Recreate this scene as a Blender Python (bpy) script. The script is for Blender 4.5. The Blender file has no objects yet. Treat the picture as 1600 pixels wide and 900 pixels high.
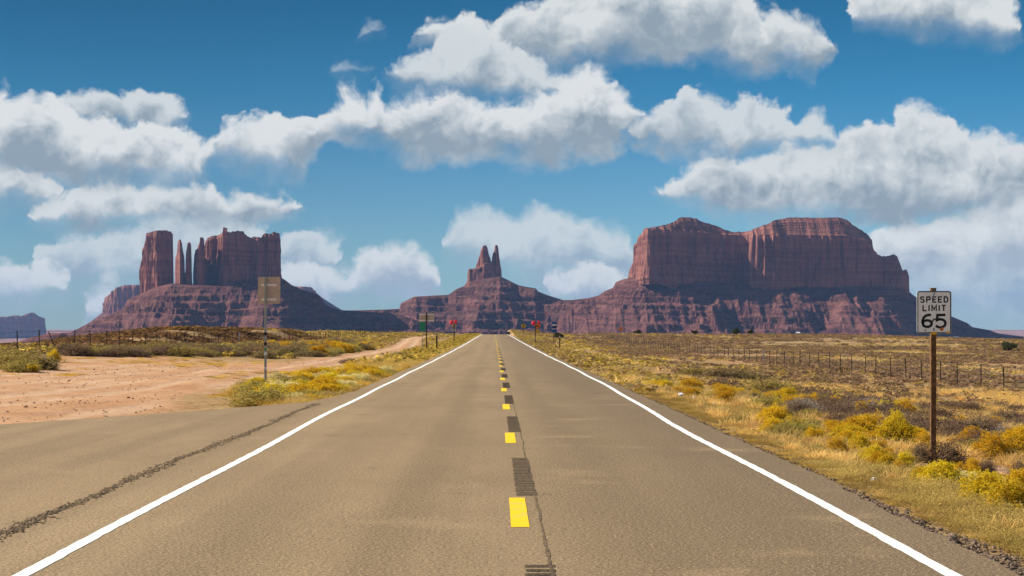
import bpy, bmesh, math, random
import numpy as np

# ------------------------------------------------------------------ camera, world, sun, exposure
C = bpy.context.scene.collection
S = bpy.context.scene
F, VX, VY, H = 2770.0, 775.0, 517.0, 1.8        # focal length in photo pixels, vanishing point, eye height

cam = bpy.data.cameras.new('camera')
cam.sensor_width = 36.0
cam.lens = F / 1600 * 36
cam.shift_x = (800 - VX) / 1600
cam.shift_y = (VY - 450) / 1600
cam.clip_start = 0.1
cam.clip_end = 40000
camo = bpy.data.objects.new('camera', cam)
C.objects.link(camo)
camo.location = (0, 0, H)
camo.rotation_euler = (math.pi / 2, 0, 0)
S.camera = camo

SUN = np.array([-4.7, 0.95, 3.3]); SUN = SUN / np.linalg.norm(SUN)
SUN_EL = math.asin(SUN[2]); SUN_AZ = math.atan2(SUN[0], SUN[1])
SKY_STRENGTH = 0.07
sl = bpy.data.lights.new('sun', 'SUN')
sl.energy = 5.0
sl.angle = math.radians(0.5)
sl.color = (1.0, 0.93, 0.82)
slo = bpy.data.objects.new('sun', sl)
C.objects.link(slo)
from mathutils import Vector
slo.rotation_euler = Vector(SUN).to_track_quat('Z', 'Y').to_euler()
slo.location = (-40, 40, 60)

S.view_settings.view_transform = 'Standard'
S.view_settings.look = 'None'
S.view_settings.exposure = 0.72
S.view_settings.gamma = 1.0
S.cycles.use_denoising = True
S.cycles.max_bounces = 5
S.cycles.diffuse_bounces = 2
S.cycles.glossy_bounces = 2
S.cycles.transmission_bounces = 3
S.cycles.transparent_max_bounces = 12
S.cycles.volume_bounces = 0
S.cycles.use_adaptive_sampling = True
S.cycles.adaptive_threshold = 0.01


class NT:
    """small helper for building node trees"""
    def __init__(self, tree):
        self.t = tree
        self.n = tree.nodes
        self.l = tree.links

    def new(self, kind, **kw):
        n = self.n.new(kind)
        for k, v in kw.items():
            setattr(n, k, v)
        return n

    def put(self, sock, v):
        if isinstance(v, bpy.types.NodeSocket):
            self.l.new(v, sock)
        elif v is not None:
            if isinstance(v, (tuple, list)) and len(v) == 3 and sock.type == 'RGBA':
                v = (*v, 1)
            sock.default_value = v

    def m(self, op, a, b=None, c=None, clamp=False):
        n = self.new('ShaderNodeMath', operation=op, use_clamp=clamp)
        for i, v in enumerate((a, b, c)):
            if v is not None:
                self.put(n.inputs[i], v)
        return n.outputs[0]

    def v(self, op, a, b=None):
        n = self.new('ShaderNodeVectorMath', operation=op)
        self.put(n.inputs[0], a)
        if b is not None:
            self.put(n.inputs[1], b)
        return n.outputs[0]

    def xyz(self, x, y, z):
        n = self.new('ShaderNodeCombineXYZ')
        for i, q in enumerate((x, y, z)):
            self.put(n.inputs[i], q)
        return n.outputs[0]

    def noise(self, vec, scale, detail=4, rough=0.55, dist=0.0, out=0):
        n = self.new('ShaderNodeTexNoise')
        self.put(n.inputs['Vector'], vec)
        self.put(n.inputs['Scale'], scale)
        n.inputs['Detail'].default_value = detail
        n.inputs['Roughness'].default_value = rough
        n.inputs['Distortion'].default_value = dist
        return n.outputs[out]

    def ramp(self, x, a, b, lo=0.0, hi=1.0, smooth=True):
        n = self.new('ShaderNodeMapRange', interpolation_type='SMOOTHSTEP' if smooth else 'LINEAR')
        n.clamp = True
        for i, q in enumerate((x, a, b, lo, hi)):
            self.put(n.inputs[i], q)
        return n.outputs[0]

    def mix(self, f, a, b, blend='MIX'):
        n = self.new('ShaderNodeMix', data_type='RGBA', blend_type=blend)
        self.put(n.inputs[0], f)
        self.put(n.inputs[6], a)
        self.put(n.inputs[7], b)
        return n.outputs[2]


# ---- sky with cumulus clouds laid out by direction (azimuth slope, elevation slope)
world = bpy.data.worlds.new('World')
S.world = world
world.use_nodes = True
W = NT(world.node_tree)
for n in list(W.n):
    W.n.remove(n)
sky = W.new('ShaderNodeTexSky', sky_type='NISHITA', sun_disc=False)
sky.sun_elevation = SUN_EL
sky.sun_rotation = SUN_AZ
sky.altitude = 1700
sky.air_density = 1.0
sky.dust_density = 0.6
sky.ozone_density = 2.5
SKY_GAIN = (0.62, 0.98, 1.06)

gen = W.new('ShaderNodeTexCoord').outputs['Generated']
sep = W.new('ShaderNodeSeparateXYZ')
W.put(sep.inputs[0], gen)
ay = W.m('MAXIMUM', W.m('ABSOLUTE', sep.outputs[1]), 0.02)
U = W.m('DIVIDE', sep.outputs[0], ay)
V = W.m('DIVIDE', sep.outputs[2], ay)
# the deep polarised blue of the photograph: the sky's colour gain by elevation slope
gr = W.new('ShaderNodeValToRGB')
W.put(gr.inputs[0], V)
SKY_GAIN = [(0.0, (.46, .60, .68)), (.05, (.37, .55, .65)), (.08, (.29, .50, .62)), (.135, (.125, .405, .53)), (.185, (.074, .31, .415)), (.5, (.08, .30, .42)), (1.0, (.20, .36, .48))]
while len(gr.color_ramp.elements) < len(SKY_GAIN):
    gr.color_ramp.elements.new(0.5)
for e, (q, c) in zip(gr.color_ramp.elements, SKY_GAIN):
    e.position = q
for e, (q, c) in zip(gr.color_ramp.elements, SKY_GAIN):
    e.color = (*c, 1)
skycol = W.mix(1.0, sky.outputs[0], gr.outputs[0], 'MULTIPLY')
az = W.ramp(U, -.28, .30, .97, 1.42)
skycol = W.mix(1.0, skycol, W.xyz(W.m('POWER', az, .8), az, az), 'MULTIPLY')
bg = W.new('ShaderNodeBackground')
W.put(bg.inputs[0], skycol)
bg.inputs[1].default_value = SKY_STRENGTH
U = W.m('MULTIPLY_ADD', U, F / 2400, (VX + 400) / 2400)        # 0..1 spans photo pixels -400..2000
V = W.m('MULTIPLY_ADD', V, F / 600, (540 - VY) / 600)          # 0..1 spans photo pixels 540..-60
P = W.xyz(W.m('MULTIPLY', U, 8.0), W.m('MULTIPLY', V, 2.0), 0.0)   # units of 300 px
warp = W.noise(P, 3.4, 5, 0.55, out=1)
ws = W.new('ShaderNodeSeparateColor')
W.put(ws.inputs[0], warp)
Uw = W.m('ADD', U, W.m('MULTIPLY', W.m('SUBTRACT', ws.outputs[0], 0.5), 0.035))
Vw = W.m('ADD', V, W.m('MULTIPLY', W.m('SUBTRACT', ws.outputs[1], 0.5), 0.10))
nA = W.noise(P, 7.0, 7, 0.56)
nB = W.noise(W.v('ADD', P, (-0.045, 0.06, 0.0)), 7.0, 5, 0.56)
nC = W.noise(P, 2.6, 3, 0.5)
nD = W.noise(W.v('ADD', P, (-0.10, 0.14, 0.0)), 2.6, 3, 0.5)
def vor(vec, scale):
    n = W.new('ShaderNodeTexVoronoi', voronoi_dimensions='2D', feature='F1')
    W.put(n.inputs['Vector'], vec)
    n.inputs['Scale'].default_value = scale
    n.inputs['Detail'].default_value = 2.0
    n.inputs['Roughness'].default_value = 0.5
    n.inputs['Lacunarity'].default_value = 2.3
    n.normalize = True
    return W.m('SUBTRACT', 1.0, n.outputs['Distance'])


wv = W.v('ADD', P, W.v('MULTIPLY', W.v('SUBTRACT', warp, (.5, .5, .5)), (.42, .42, 0)))
bil = vor(wv, 5.5)
bil2 = vor(W.v('ADD', wv, (-.028, .040, 0)), 5.5)
emb = W.m('ADD', W.m('MULTIPLY', W.m('SUBTRACT', nA, nB), .45), W.m('MULTIPLY', W.m('SUBTRACT', nC, nD), .6))
emb = W.m('ADD', emb, W.m('MULTIPLY', W.m('SUBTRACT', bil, bil2), .55))  # sunward noise differences paint lit and shaded billows into the cloud colour

# every layer: clouds given as (top outline, bottom outline) in photo pixels, then opacity, softness, painted sunlit top and shaded base colours
LAYERS = [
    (dict(op=0.88, soft=1.5, grow=.032, hi=(.66, .71, .73), lo=(.36, .44, .53)), [
        ([(60, 400), (110, 388), (150, 385), (190, 372), (225, 366), (300, 352), (380, 356), (420, 380)], [(60, 425), (150, 440), (240, 450), (330, 440), (420, 415)]),
        ([(436, 395), (470, 384), (500, 380), (530, 392), (545, 408)], [(436, 410), (480, 425), (520, 425), (545, 412)]),
        ([(695, 380), (712, 352), (735, 345), (760, 344), (800, 356), (850, 346), (890, 354), (915, 352), (938, 372), (962, 372), (980, 390), (995, 420)],
         [(695, 392), (740, 410), (800, 440), (860, 455), (930, 455), (995, 440)]),
        ([(1330, 400), (1400, 372), (1470, 362), (1520, 342), (1548, 330), (1560, 308), (1590, 310), (1640, 325), (1760, 340), (1900, 420)],
         [(1330, 420), (1400, 470), (1500, 520), (1600, 530), (1760, 520), (1900, 440)])]),
    (dict(op=0.5, soft=1.6, hi=(.64, .69, .72), lo=(.40, .49, .58)), [
        ([(546, 64), (562, 54), (580, 50), (594, 58)], [(546, 66), (570, 68), (594, 60)]),
        ([(645, 60), (670, 46), (700, 40)], [(645, 64), (680, 66), (700, 52)])]),
    (dict(op=0.45, soft=1.6, hi=(.62, .67, .70), lo=(.40, .49, .58)), [
        ([(512, 118), (532, 108), (552, 103), (568, 114), (582, 124)], [(512, 120), (540, 130), (582, 126)])]),
    (dict(op=0.97, soft=1.2, grow=.026, hi=(.73, .76, .77), lo=(.40, .47, .55)), [
        ([(-200, 440), (-80, 420), (0, 420), (30, 428), (60, 430), (95, 436), (112, 448)], [(-200, 470), (-60, 490), (0, 485), (60, 470), (112, 455)]),
        ([(130, 476), (150, 462), (172, 452), (200, 462)], [(130, 506), (160, 520), (200, 505)]),
        ([(440, 440), (480, 430), (520, 432), (545, 436), (570, 408), (590, 398), (615, 392), (645, 392), (665, 408), (685, 428), (700, 445)],
         [(440, 470), (500, 480), (560, 470), (620, 462), (660, 458), (700, 450)]),
        ([(1335, 400), (1380, 374), (1420, 368), (1470, 362), (1500, 352), (1522, 340), (1546, 332), (1556, 314), (1580, 309), (1602, 318), (1650, 330), (1720, 350)], [(1335, 415), (1400, 430), (1480, 432), (1560, 425), (1640, 415), (1720, 380)]),
        ([(850, 456), (870, 446), (910, 441), (960, 441), (1000, 450)], [(850, 468), (900, 476), (1000, 470)])]),
    (dict(op=1.0, soft=1.0, hi=(.70, .73, .74), lo=(.285, .36, .425)), [
        ([(48, 338), (70, 318), (100, 312), (130, 294), (175, 290), (215, 298), (260, 300), (300, 292), (330, 300), (350, 310), (388, 304), (410, 312), (440, 316), (462, 322)],
         [(48, 346), (100, 352), (180, 352), (260, 360), (330, 356), (400, 346), (440, 338), (462, 330)]),
        ([(1020, 304), (1035, 288), (1060, 278), (1085, 258), (1130, 250), (1220, 245), (1300, 232), (1330, 212), (1370, 206), (1400, 200), (1408, 180), (1430, 173), (1455, 178), (1478, 192), (1494, 210), (1530, 216), (1560, 222), (1590, 220), (1680, 240), (1800, 280)],
         [(1020, 308), (1045, 318), (1100, 332), (1200, 345), (1300, 350), (1400, 352), (1500, 350), (1600, 330), (1700, 320), (1800, 300)])]),
    (dict(op=1.0, soft=1.1, hi=(.70, .73, .74), lo=(.285, .36, .425)), [
        ([(-260, 280), (-100, 255), (0, 258), (30, 268), (60, 284), (92, 302)], [(-260, 310), (-100, 328), (0, 326), (50, 322), (92, 308)]),
        ([(640, 62), (670, 44), (705, 34), (735, 40), (770, 48), (800, 30), (840, 10), (870, -20), (920, -50), (1100, -55), (1170, -10), (1192, 28), (1212, 18), (1240, 20), (1260, 36), (1285, 50), (1304, 66)],
         [(640, 66), (690, 66), (740, 80), (800, 104), (870, 112), (940, 108), (985, 94), (1040, 100), (1080, 108), (1100, 88), (1140, 100), (1170, 116), (1215, 106), (1250, 118), (1280, 122), (1304, 70)]),
        ([(1325, 0), (1340, -30), (1420, -55), (1560, -40), (1590, 30), (1600, 48)], [(1325, 34), (1380, 46), (1420, 52), (1470, 58), (1530, 66), (1570, 70), (1600, 54)])]),
    (dict(op=0.96, soft=1.0, hi=(.66, .70, .72), lo=(.285, .36, .425)), [
        ([(98, 160), (110, 144), (138, 137), (165, 148), (195, 158), (225, 150), (248, 149), (272, 156), (290, 184)], [(98, 185), (140, 205), (200, 210), (250, 208), (290, 188)]),
        ([(602, 122), (630, 100), (668, 88), (680, 62), (705, 52), (735, 54), (762, 62), (790, 88), (830, 104), (880, 116), (905, 130)], [(602, 130), (640, 148), (700, 154), (780, 156), (850, 156), (905, 145)]),
        ([(998, 200), (1030, 184), (1062, 172), (1076, 150), (1098, 148), (1118, 160), (1150, 158), (1178, 152), (1205, 160), (1225, 176), (1240, 192), (1258, 178), (1290, 184), (1316, 214)], [(998, 224), (1030, 244), (1080, 250), (1150, 256), (1220, 252), (1270, 246), (1316, 232)])]),
    (dict(op=1.0, soft=1.0, hi=(.74, .76, .77), lo=(.285, .36, .425)), [
        ([(-300, 170), (-150, 120), (-40, 128), (0, 142), (25, 160), (60, 162), (100, 170), (118, 180), (150, 200), (200, 206), (250, 204), (290, 206), (315, 222), (338, 236), (346, 206), (378, 188), (410, 190), (440, 186), (470, 180), (492, 184), (510, 160), (535, 146), (556, 144), (576, 158), (598, 152), (612, 172), (650, 154), (700, 156), (770, 158), (840, 154), (880, 146), (888, 122), (910, 112), (940, 112), (962, 126), (975, 142), (994, 156), (1006, 184)],
         [(-300, 250), (-100, 262), (0, 268), (60, 282), (140, 290), (220, 294), (300, 290), (335, 272), (346, 258), (380, 262), (430, 272), (470, 268), (520, 214), (570, 222), (610, 232), (635, 250), (700, 250), (760, 244), (810, 254), (860, 258), (910, 242), (960, 242), (990, 222), (1006, 192)])]),
]


def cloud_curves(clouds):
    pts = []
    ends = sorted((min(t[0][0], b[0][0]), max(t[-1][0], b[-1][0])) for t, b in clouds)
    gap = min([q[0] - p[1] for p, q in zip(ends[:-1], ends[1:])] + [70])
    ext = max(6.0, min(32.0, gap / 2.3))
    for top, bot in clouds:
        xs = sorted({x for x, _ in top} | {x for x, _ in bot})
        ty = np.interp(xs, [p[0] for p in top], [p[1] for p in top])
        by = np.interp(xs, [p[0] for p in bot], [p[1] for p in bot])
        mid0, mid1 = (ty[0] + by[0]) / 2, (ty[-1] + by[-1]) / 2
        pts.append((xs[0] - ext, mid0 + 45, mid0 - 45))
        pts += list(zip(xs, ty, by))
        pts.append((xs[-1] + ext, mid1 + 45, mid1 - 45))
    pts.sort()
    return pts


shader = bg.outputs[0]
for k, (st, clouds) in enumerate(LAYERS):
    cr = W.new('ShaderNodeRGBCurve')
    W.put(cr.inputs[1], W.xyz(Uw, Uw, 0.0))
    pts = cloud_curves(clouds)
    for ch, idx in ((0, 1), (1, 2)):
        cu = cr.mapping.curves[ch]
        cu.points[0].location = (0, 0.4)
        cu.points[1].location = (1, 0.4)
        cu.points[0].handle_type = cu.points[1].handle_type = 'VECTOR'
        for p in pts:
            q = cu.points.new((p[0] + 400) / 2400, min(max((540 - p[idx]) / 600, 0), 1))
            q.handle_type = 'VECTOR'
    cr.mapping.update()
    so = W.new('ShaderNodeSeparateColor')
    W.put(so.inputs[0], cr.outputs[0])
    top, bot = so.outputs[0], so.outputs[1]
    dt = W.m('SUBTRACT', top, Vw)
    db = W.m('SUBTRACT', Vw, bot)
    hgt = W.m('DIVIDE', db, W.m('MAXIMUM', W.m('SUBTRACT', top, bot), 0.02), clamp=True)
    fld = W.m('MINIMUM', dt, db)
    nk = W.noise(W.v('ADD', P, (3.7 * k, 1.9 * k, 0.6 * k)), 6.0, 7, 0.6)
    fld = W.m('ADD', fld, W.m('MULTIPLY', W.m('SUBTRACT', nk, 0.42), W.ramp(hgt, 0.0, 0.6, 0.085, 0.085)))
    fld = W.m('ADD', fld, W.ramp(hgt, .45, .0, st.get('grow', .007), st.get('grow', .007) + .012))
    fld = W.m('ADD', fld, W.m('MULTIPLY', W.m('SUBTRACT', bil, .62), W.ramp(hgt, .1, .7, .02, .075)))
    wid = W.ramp(hgt, 0.15, 0.75, 0.062 * st['soft'], 0.019 * st['soft'])
    wid = W.m('MULTIPLY', wid, W.ramp(nC, .36, .62, .75, 2.0))
    alpha = W.m('MULTIPLY', W.ramp(fld, -0.006, wid), st['op'])
    sh = W.m('ADD', W.ramp(W.m('ADD', hgt, W.m('MULTIPLY', W.m('SUBTRACT', nC, 0.5), .8)), 0.06, 0.94), W.m('MULTIPLY', emb, W.ramp(hgt, 0.0, 0.6, 1.0, 2.2)))
    thin = W.ramp(fld, 0.0, 0.06, 0.40, 0.0)
    sh = W.m('ADD', sh, thin)
    sh = W.m('ADD', sh, W.m('MULTIPLY', W.m('SUBTRACT', nk, 0.5), 0.35), clamp=True)
    col = W.mix(sh, st['lo'], st['hi'])
    bk = W.new('ShaderNodeBackground')
    W.put(bk.inputs[0], col)
    bk.inputs[1].default_value = 0.62
    mx = W.new('ShaderNodeMixShader')
    W.put(mx.inputs[0], alpha)
    W.put(mx.inputs[1], shader)
    W.put(mx.inputs[2], bk.outputs[0])
    shader = mx.outputs[0]
wo = W.new('ShaderNodeOutputWorld')
W.put(wo.inputs[0], shader)
world.cycles.sampling_method = 'MANUAL'
world.cycles.sample_map_resolution = 512

# ------------------------------------------------------------------ numpy helpers
rng = np.random.default_rng(7)
random.seed(7)


def ss(a, b, x):
    t = np.clip((np.asarray(x, float) - a) / (b - a), 0, 1)
    return t * t * (3 - 2 * t)


def _hash(ix, iy, iz, seed):
    h = (ix.astype(np.int64) * 374761393 + iy.astype(np.int64) * 668265263 + iz.astype(np.int64) * 2147483647 + seed * 1274126177) & 0xFFFFFFFF
    h = ((h ^ (h >> 13)) * 1274126177) & 0xFFFFFFFF
    h = ((h ^ (h >> 16)) * 2246822519) & 0xFFFFFFFF
    return ((h ^ (h >> 15)) & 0xFFFFFF) / float(0xFFFFFF)


def vn(x, y, z=0.0, seed=0):
    x, y, z = np.broadcast_arrays(np.asarray(x, float), np.asarray(y, float), np.asarray(z, float))
    ix, iy, iz = np.floor(x), np.floor(y), np.floor(z)
    fx, fy, fz = x - ix, y - iy, z - iz
    fx, fy, fz = (q * q * q * (q * (q * 6 - 15) + 10) for q in (fx, fy, fz))
    r = 0
    for a in (0, 1):
        for b in (0, 1):
            for c in (0, 1):
                w = (fx if a else 1 - fx) * (fy if b else 1 - fy) * (fz if c else 1 - fz)
                r = r + w * _hash(ix + a, iy + b, iz + c, seed)
    return r


def fbm(x, y, z=0.0, seed=0, oct=4, gain=0.5):
    r, a, tot = 0, 1.0, 0
    for o in range(oct):
        k = 2.0 ** o
        r = r + a * vn(np.asarray(x) * k, np.asarray(y) * k, np.asarray(z) * k, seed + o * 17)
        tot += a
        a *= gain
    return r / tot


def ridged(x, y, z=0.0, seed=0, oct=3):
    r, a, tot = 0, 1.0, 0
    for o in range(oct):
        k = 2.0 ** o
        r = r + a * (1 - np.abs(2 * vn(np.asarray(x) * k, np.asarray(y) * k, np.asarray(z) * k, seed + o * 31) - 1))
        tot += a
        a *= 0.5
    return r / tot


def mesh_np(name, verts, faces, mats=None, parent=None, smooth=False, mat_idx=None, attrs=None, cols=None):
    """verts (N,3); faces: one array (M,k) or a list of such arrays; linked as ONE mesh object"""
    me = bpy.data.meshes.new(name)
    verts = np.asarray(verts, np.float32)
    if not isinstance(faces, list):
        faces = [faces]
    faces = [np.asarray(f, np.int32) for f in faces if len(f)]
    me.vertices.add(len(verts))
    me.vertices.foreach_set('co', verts.ravel())
    loops = np.concatenate([f.ravel() for f in faces])
    sizes = np.concatenate([np.full(len(f), f.shape[1], np.int32) for f in faces])
    starts = np.concatenate([[0], np.cumsum(sizes)[:-1]]).astype(np.int32)
    me.loops.add(len(loops))
    me.loops.foreach_set('vertex_index', loops)
    me.polygons.add(len(sizes))
    me.polygons.foreach_set('loop_start', starts)
    me.polygons.foreach_set('loop_total', sizes)
    if mat_idx is not None:
        me.polygons.foreach_set('material_index', np.asarray(mat_idx, np.int32))
    me.polygons.foreach_set('use_smooth', np.full(len(sizes), bool(smooth)))
    for m in (mats if isinstance(mats, (list, tuple)) else [mats]):
        if m:
            me.materials.append(m)
    for k, a in (attrs or {}).items():
        at = me.attributes.new(k, 'FLOAT', 'POINT')
        at.data.foreach_set('value', np.asarray(a, np.float32))
    for k, a in (cols or {}).items():
        at = me.attributes.new(k, 'FLOAT_COLOR', 'POINT')
        a = np.asarray(a, np.float32)
        at.data.foreach_set('color', np.concatenate([a, np.ones((len(a), 1), np.float32)], 1).ravel())
    me.update()
    me.validate()
    o = bpy.data.objects.new(name, me)
    C.objects.link(o)
    if parent:
        o.parent = parent
    return o


def grid_faces(nu, nv, off=0):
    i, j = np.meshgrid(np.arange(nu - 1), np.arange(nv - 1), indexing='ij')
    a = (i * nv + j).ravel() + off
    return np.stack([a, a + nv, a + nv + 1, a + 1], 1)


def tag(o, label=None, cat=None, group=None, kind=None):
    for k, v in (('label', label), ('category', cat), ('group', group), ('kind', kind)):
        if v:
            o[k] = v
    return o


def empty(name, loc=(0, 0, 0), rz=0.0):
    o = bpy.data.objects.new(name, None)
    C.objects.link(o)
    o.location = loc
    o.rotation_euler = (0, 0, rz)
    o.empty_display_size = 0.2
    return o


# ------------------------------------------------------------------ materials
def new_mat(name):
    m = bpy.data.materials.new(name)
    m.use_nodes = True
    t = NT(m.node_tree)
    for n in list(t.n):
        t.n.remove(n)
    out = t.new('ShaderNodeOutputMaterial')
    return m, t, out


def principled(t, out, col, rough=0.9, spec=0.2, bump=None, strength=0.5, dist=0.02, metal=0.0):
    b = t.new('ShaderNodeBsdfPrincipled')
    t.put(b.inputs['Base Color'], col)
    t.put(b.inputs['Roughness'], rough)
    b.inputs['Specular IOR Level'].default_value = spec
    b.inputs['Metallic'].default_value = metal
    if bump is not None:
        bn = t.new('ShaderNodeBump')
        bn.inputs['Strength'].default_value = strength
        bn.inputs['Distance'].default_value = dist
        t.put(bn.inputs['Height'], bump)
        t.put(b.inputs['Normal'], bn.outputs[0])
    t.put(out.inputs[0], b.outputs[0])
    return b


def pos(t):
    return t.new('ShaderNodeNewGeometry').outputs['Position']


def sepz(t, v):
    s = t.new('ShaderNodeSeparateXYZ')
    t.put(s.inputs[0], v)
    return s.outputs


def rock_material(name, talus=False):
    m, t, out = new_mat(name)
    p = pos(t)
    x, y, z = sepz(t, p)
    warpz = t.m('MULTIPLY_ADD', t.noise(p, 0.012, 3), 14.0, z)
    strata = t.noise(t.xyz(t.m('MULTIPLY', x, 0.004), t.m('MULTIPLY', y, 0.004), t.m('MULTIPLY', warpz, 0.10)), 1.0, 5, 0.65)
    blot = t.noise(p, 0.02, 5, 0.6)
    if talus:
        rub0 = t.noise(p, 0.05, 5, 0.68)
        col = t.mix(t.ramp(t.m('MULTIPLY_ADD', rub0, .4, t.m('MULTIPLY', strata, .6)), 0.43, 0.57), (.088, .032, .029), (.185, .074, .057))
        rub = t.noise(p, 0.16, 6, 0.72)
        col = t.mix(t.ramp(rub, 0.53, 0.68), col, (.30, .155, .125))
        col = t.mix(t.ramp(blot, 0.56, 0.74, 0, .55), col, (.135, .068, .048))
        h = t.m('ADD', t.m('MULTIPLY', rub, 1.3), t.m('MULTIPLY', strata, .35))
        principled(t, out, col, 0.95, 0.1, h, 0.8, 7.0)
    else:
        streak = t.noise(t.xyz(t.m('MULTIPLY', x, 0.09), t.m('MULTIPLY', y, 0.05), t.m('MULTIPLY', z, 0.010)), 1.0, 5, 0.6)
        col = t.mix(t.ramp(strata, 0.34, 0.66), (.210, .076, .054), (.320, .134, .094))
        col = t.mix(t.ramp(streak, 0.50, 0.72, 0, .7), col, (.105, .042, .036))
        col = t.mix(t.ramp(blot, 0.5, 0.75, 0, .5), col, (.33, .145, .105))
        crack = t.noise(t.xyz(t.m('MULTIPLY', x, 0.16), t.m('MULTIPLY', y, 0.16), t.m('MULTIPLY', z, 0.03)), 1.0, 6, 0.6)
        jn = t.noise(t.xyz(t.m('MULTIPLY', x, 0.055), t.m('MULTIPLY', y, 0.055), t.m('MULTIPLY', z, 0.006)), 1.0, 3, 0.55)
        jn = t.ramp(t.m('ABSOLUTE', t.m('SUBTRACT', jn, .5)), 0.0, .030, 1.0, 0.0)
        col = t.mix(t.m('MULTIPLY', jn, .55), col, (.07, .03, .028))
        h = t.m('SUBTRACT', t.m('ADD', crack, t.m('MULTIPLY', strata, 0.8)), t.m('MULTIPLY', jn, .8))
        principled(t, out, col, 0.95, 0.1, h, 0.55, 4.0)
    return m


M_CLIFF = rock_material('red sandstone cliff')
M_TALUS = rock_material('red talus rubble', True)

# ------------------------------------------------------------------ terrain
def crest_drop(y, yc):
    d = np.maximum(0, y - yc)
    far = np.interp(y, [0, 3000, 9000, 14000, 15800], [-25, -25, -60, -62, 12])
    z = -0.00012 * np.minimum(d, 200) ** 2 - 0.02 * np.maximum(0, d - 60)
    return z, far


def z_road(y):
    y = np.asarray(y, float)
    return 0.75 * ss(110, 520, y) - 0.00025 * np.maximum(0, y - 530) ** 2 * (y < 700) - (y >= 700) * (7.2 + (y - 700) * 0.03)


def ground(x, y, rough=True):
    x, y = np.broadcast_arrays(np.asarray(x, float), np.asarray(y, float))
    yy = np.maximum(y, 8)
    px = VX + F * x / yy
    px = np.where(y < 60, np.where(x > 0, 1000, 600), px)
    # right of the road
    r = np.interp(x, [4.0, 4.5, 5.5, 7.8, 11, 16, 24, 60, 300], [-.10, -.17, -.30, -.55, -.85, -1.2, -1.48, -1.55, -1.7])
    r = r + 2.25 * ss(260, 560, y) * (1 - ss(90, 190, x))
    # left of the road
    l = np.interp(-x, [4.2, 4.7, 7.7, 11, 17, 28, 60, 300], [-.10, -.15, -.24, -.12, -.02, .22, .3, .3])
    l = l + 0.22 * np.exp(-((y - 112) / 22.0) ** 2) * ss(14, 26, -x) + 0.85 * ss(200, 520, y) * (1 - ss(30, 70, -x))
    zs = np.interp(px, [-300, 0, 60, 80, 160, 215, 250, 440, 520, 600, 700, 775], [-4, -2.6, -.6, .0, .95, 1.65, 1.95, 1.9, 1.7, 1.5, 1.2, .8])
    wgt = ss(128, 222, y) * ss(29, 36, -x) * (1 - ss(560, 640, px))
    l = l * (1 - wgt) + zs * wgt
    z = np.where(x > 0, r, l)
    # under the road
    mid = ss(-4.6, -4.0, x) * (1 - ss(3.6, 4.2, x))
    near = y < 62
    apron = near & (x < 0)
    z = np.where((x > -4.3) & (x < 4.0), z_road(y) - .16, z)
    # crest, then the long fall to the valley
    yc = np.where(x > 0, 570, np.interp(px, [480, 640], [290, 540]))
    d = np.maximum(0, y - yc)
    far = np.interp(y, [0, 3000, 9000, 14500, 15800], [-25, -25, -60, -62, 12])
    fall = z - .00035 * np.minimum(d, 60) ** 2 - .042 * np.maximum(0, d - 60)
    z = np.where(d > 0, np.maximum(fall, far) if np.ndim(fall) else max(fall, far), z)
    z = np.where(y > 4000, far, z)
    if rough:
        off = np.where(x > 0, ss(4.6, 8, x), ss(4.8, 9, -x))
        off = off * np.where(y < 62, ss(58, 60, y) * 0 + ss(34, 60, y) + (x > 0) * 1.0, 1.0).clip(0, 1)
        n = fbm(x / 6.0, y / 6.0, 0, 3, 3) - .5
        n2 = fbm(x / 40.0, y / 60.0, 0, 5, 3) - .5
        z = z + off * (0.22 * n + 0.55 * n2 * ss(60, 200, y))
        z = z + ss(900, 3000, y) * 18 * (fbm(x / 500, y / 500, 0, 9, 4) - .6) * (1 - ss(12000, 15000, y))
    return z


APRON = [(-4.15, 55), (-4.45, 49), (-4.8, 45), (-6.5, 40.5), (-9.55, 34.2), (-13, 29), (-18, 24), (-26, 18), (-40, 10), (-40, -14), (-4.15, -14)]


def in_poly(x, y, poly):
    x, y = np.asarray(x, float), np.asarray(y, float)
    r = np.zeros(np.broadcast(x, y).shape, bool)
    n = len(poly)
    for i in range(n):
        x1, y1 = poly[i]
        x2, y2 = poly[(i + 1) % n]
        c = ((y1 > y) != (y2 > y)) & (x < (x2 - x1) * (y - y1) / (y2 - y1 + 1e-12) + x1)
        r ^= c
    return r


def track_x(y):
    return np.interp(y, [40, 70, 95, 120, 150, 200, 260, 330, 420, 540], [-14, -12.5, -10.6, -10.0, -9.7, -10.4, -13.0, -15.5, -15.0, -13])


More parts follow.
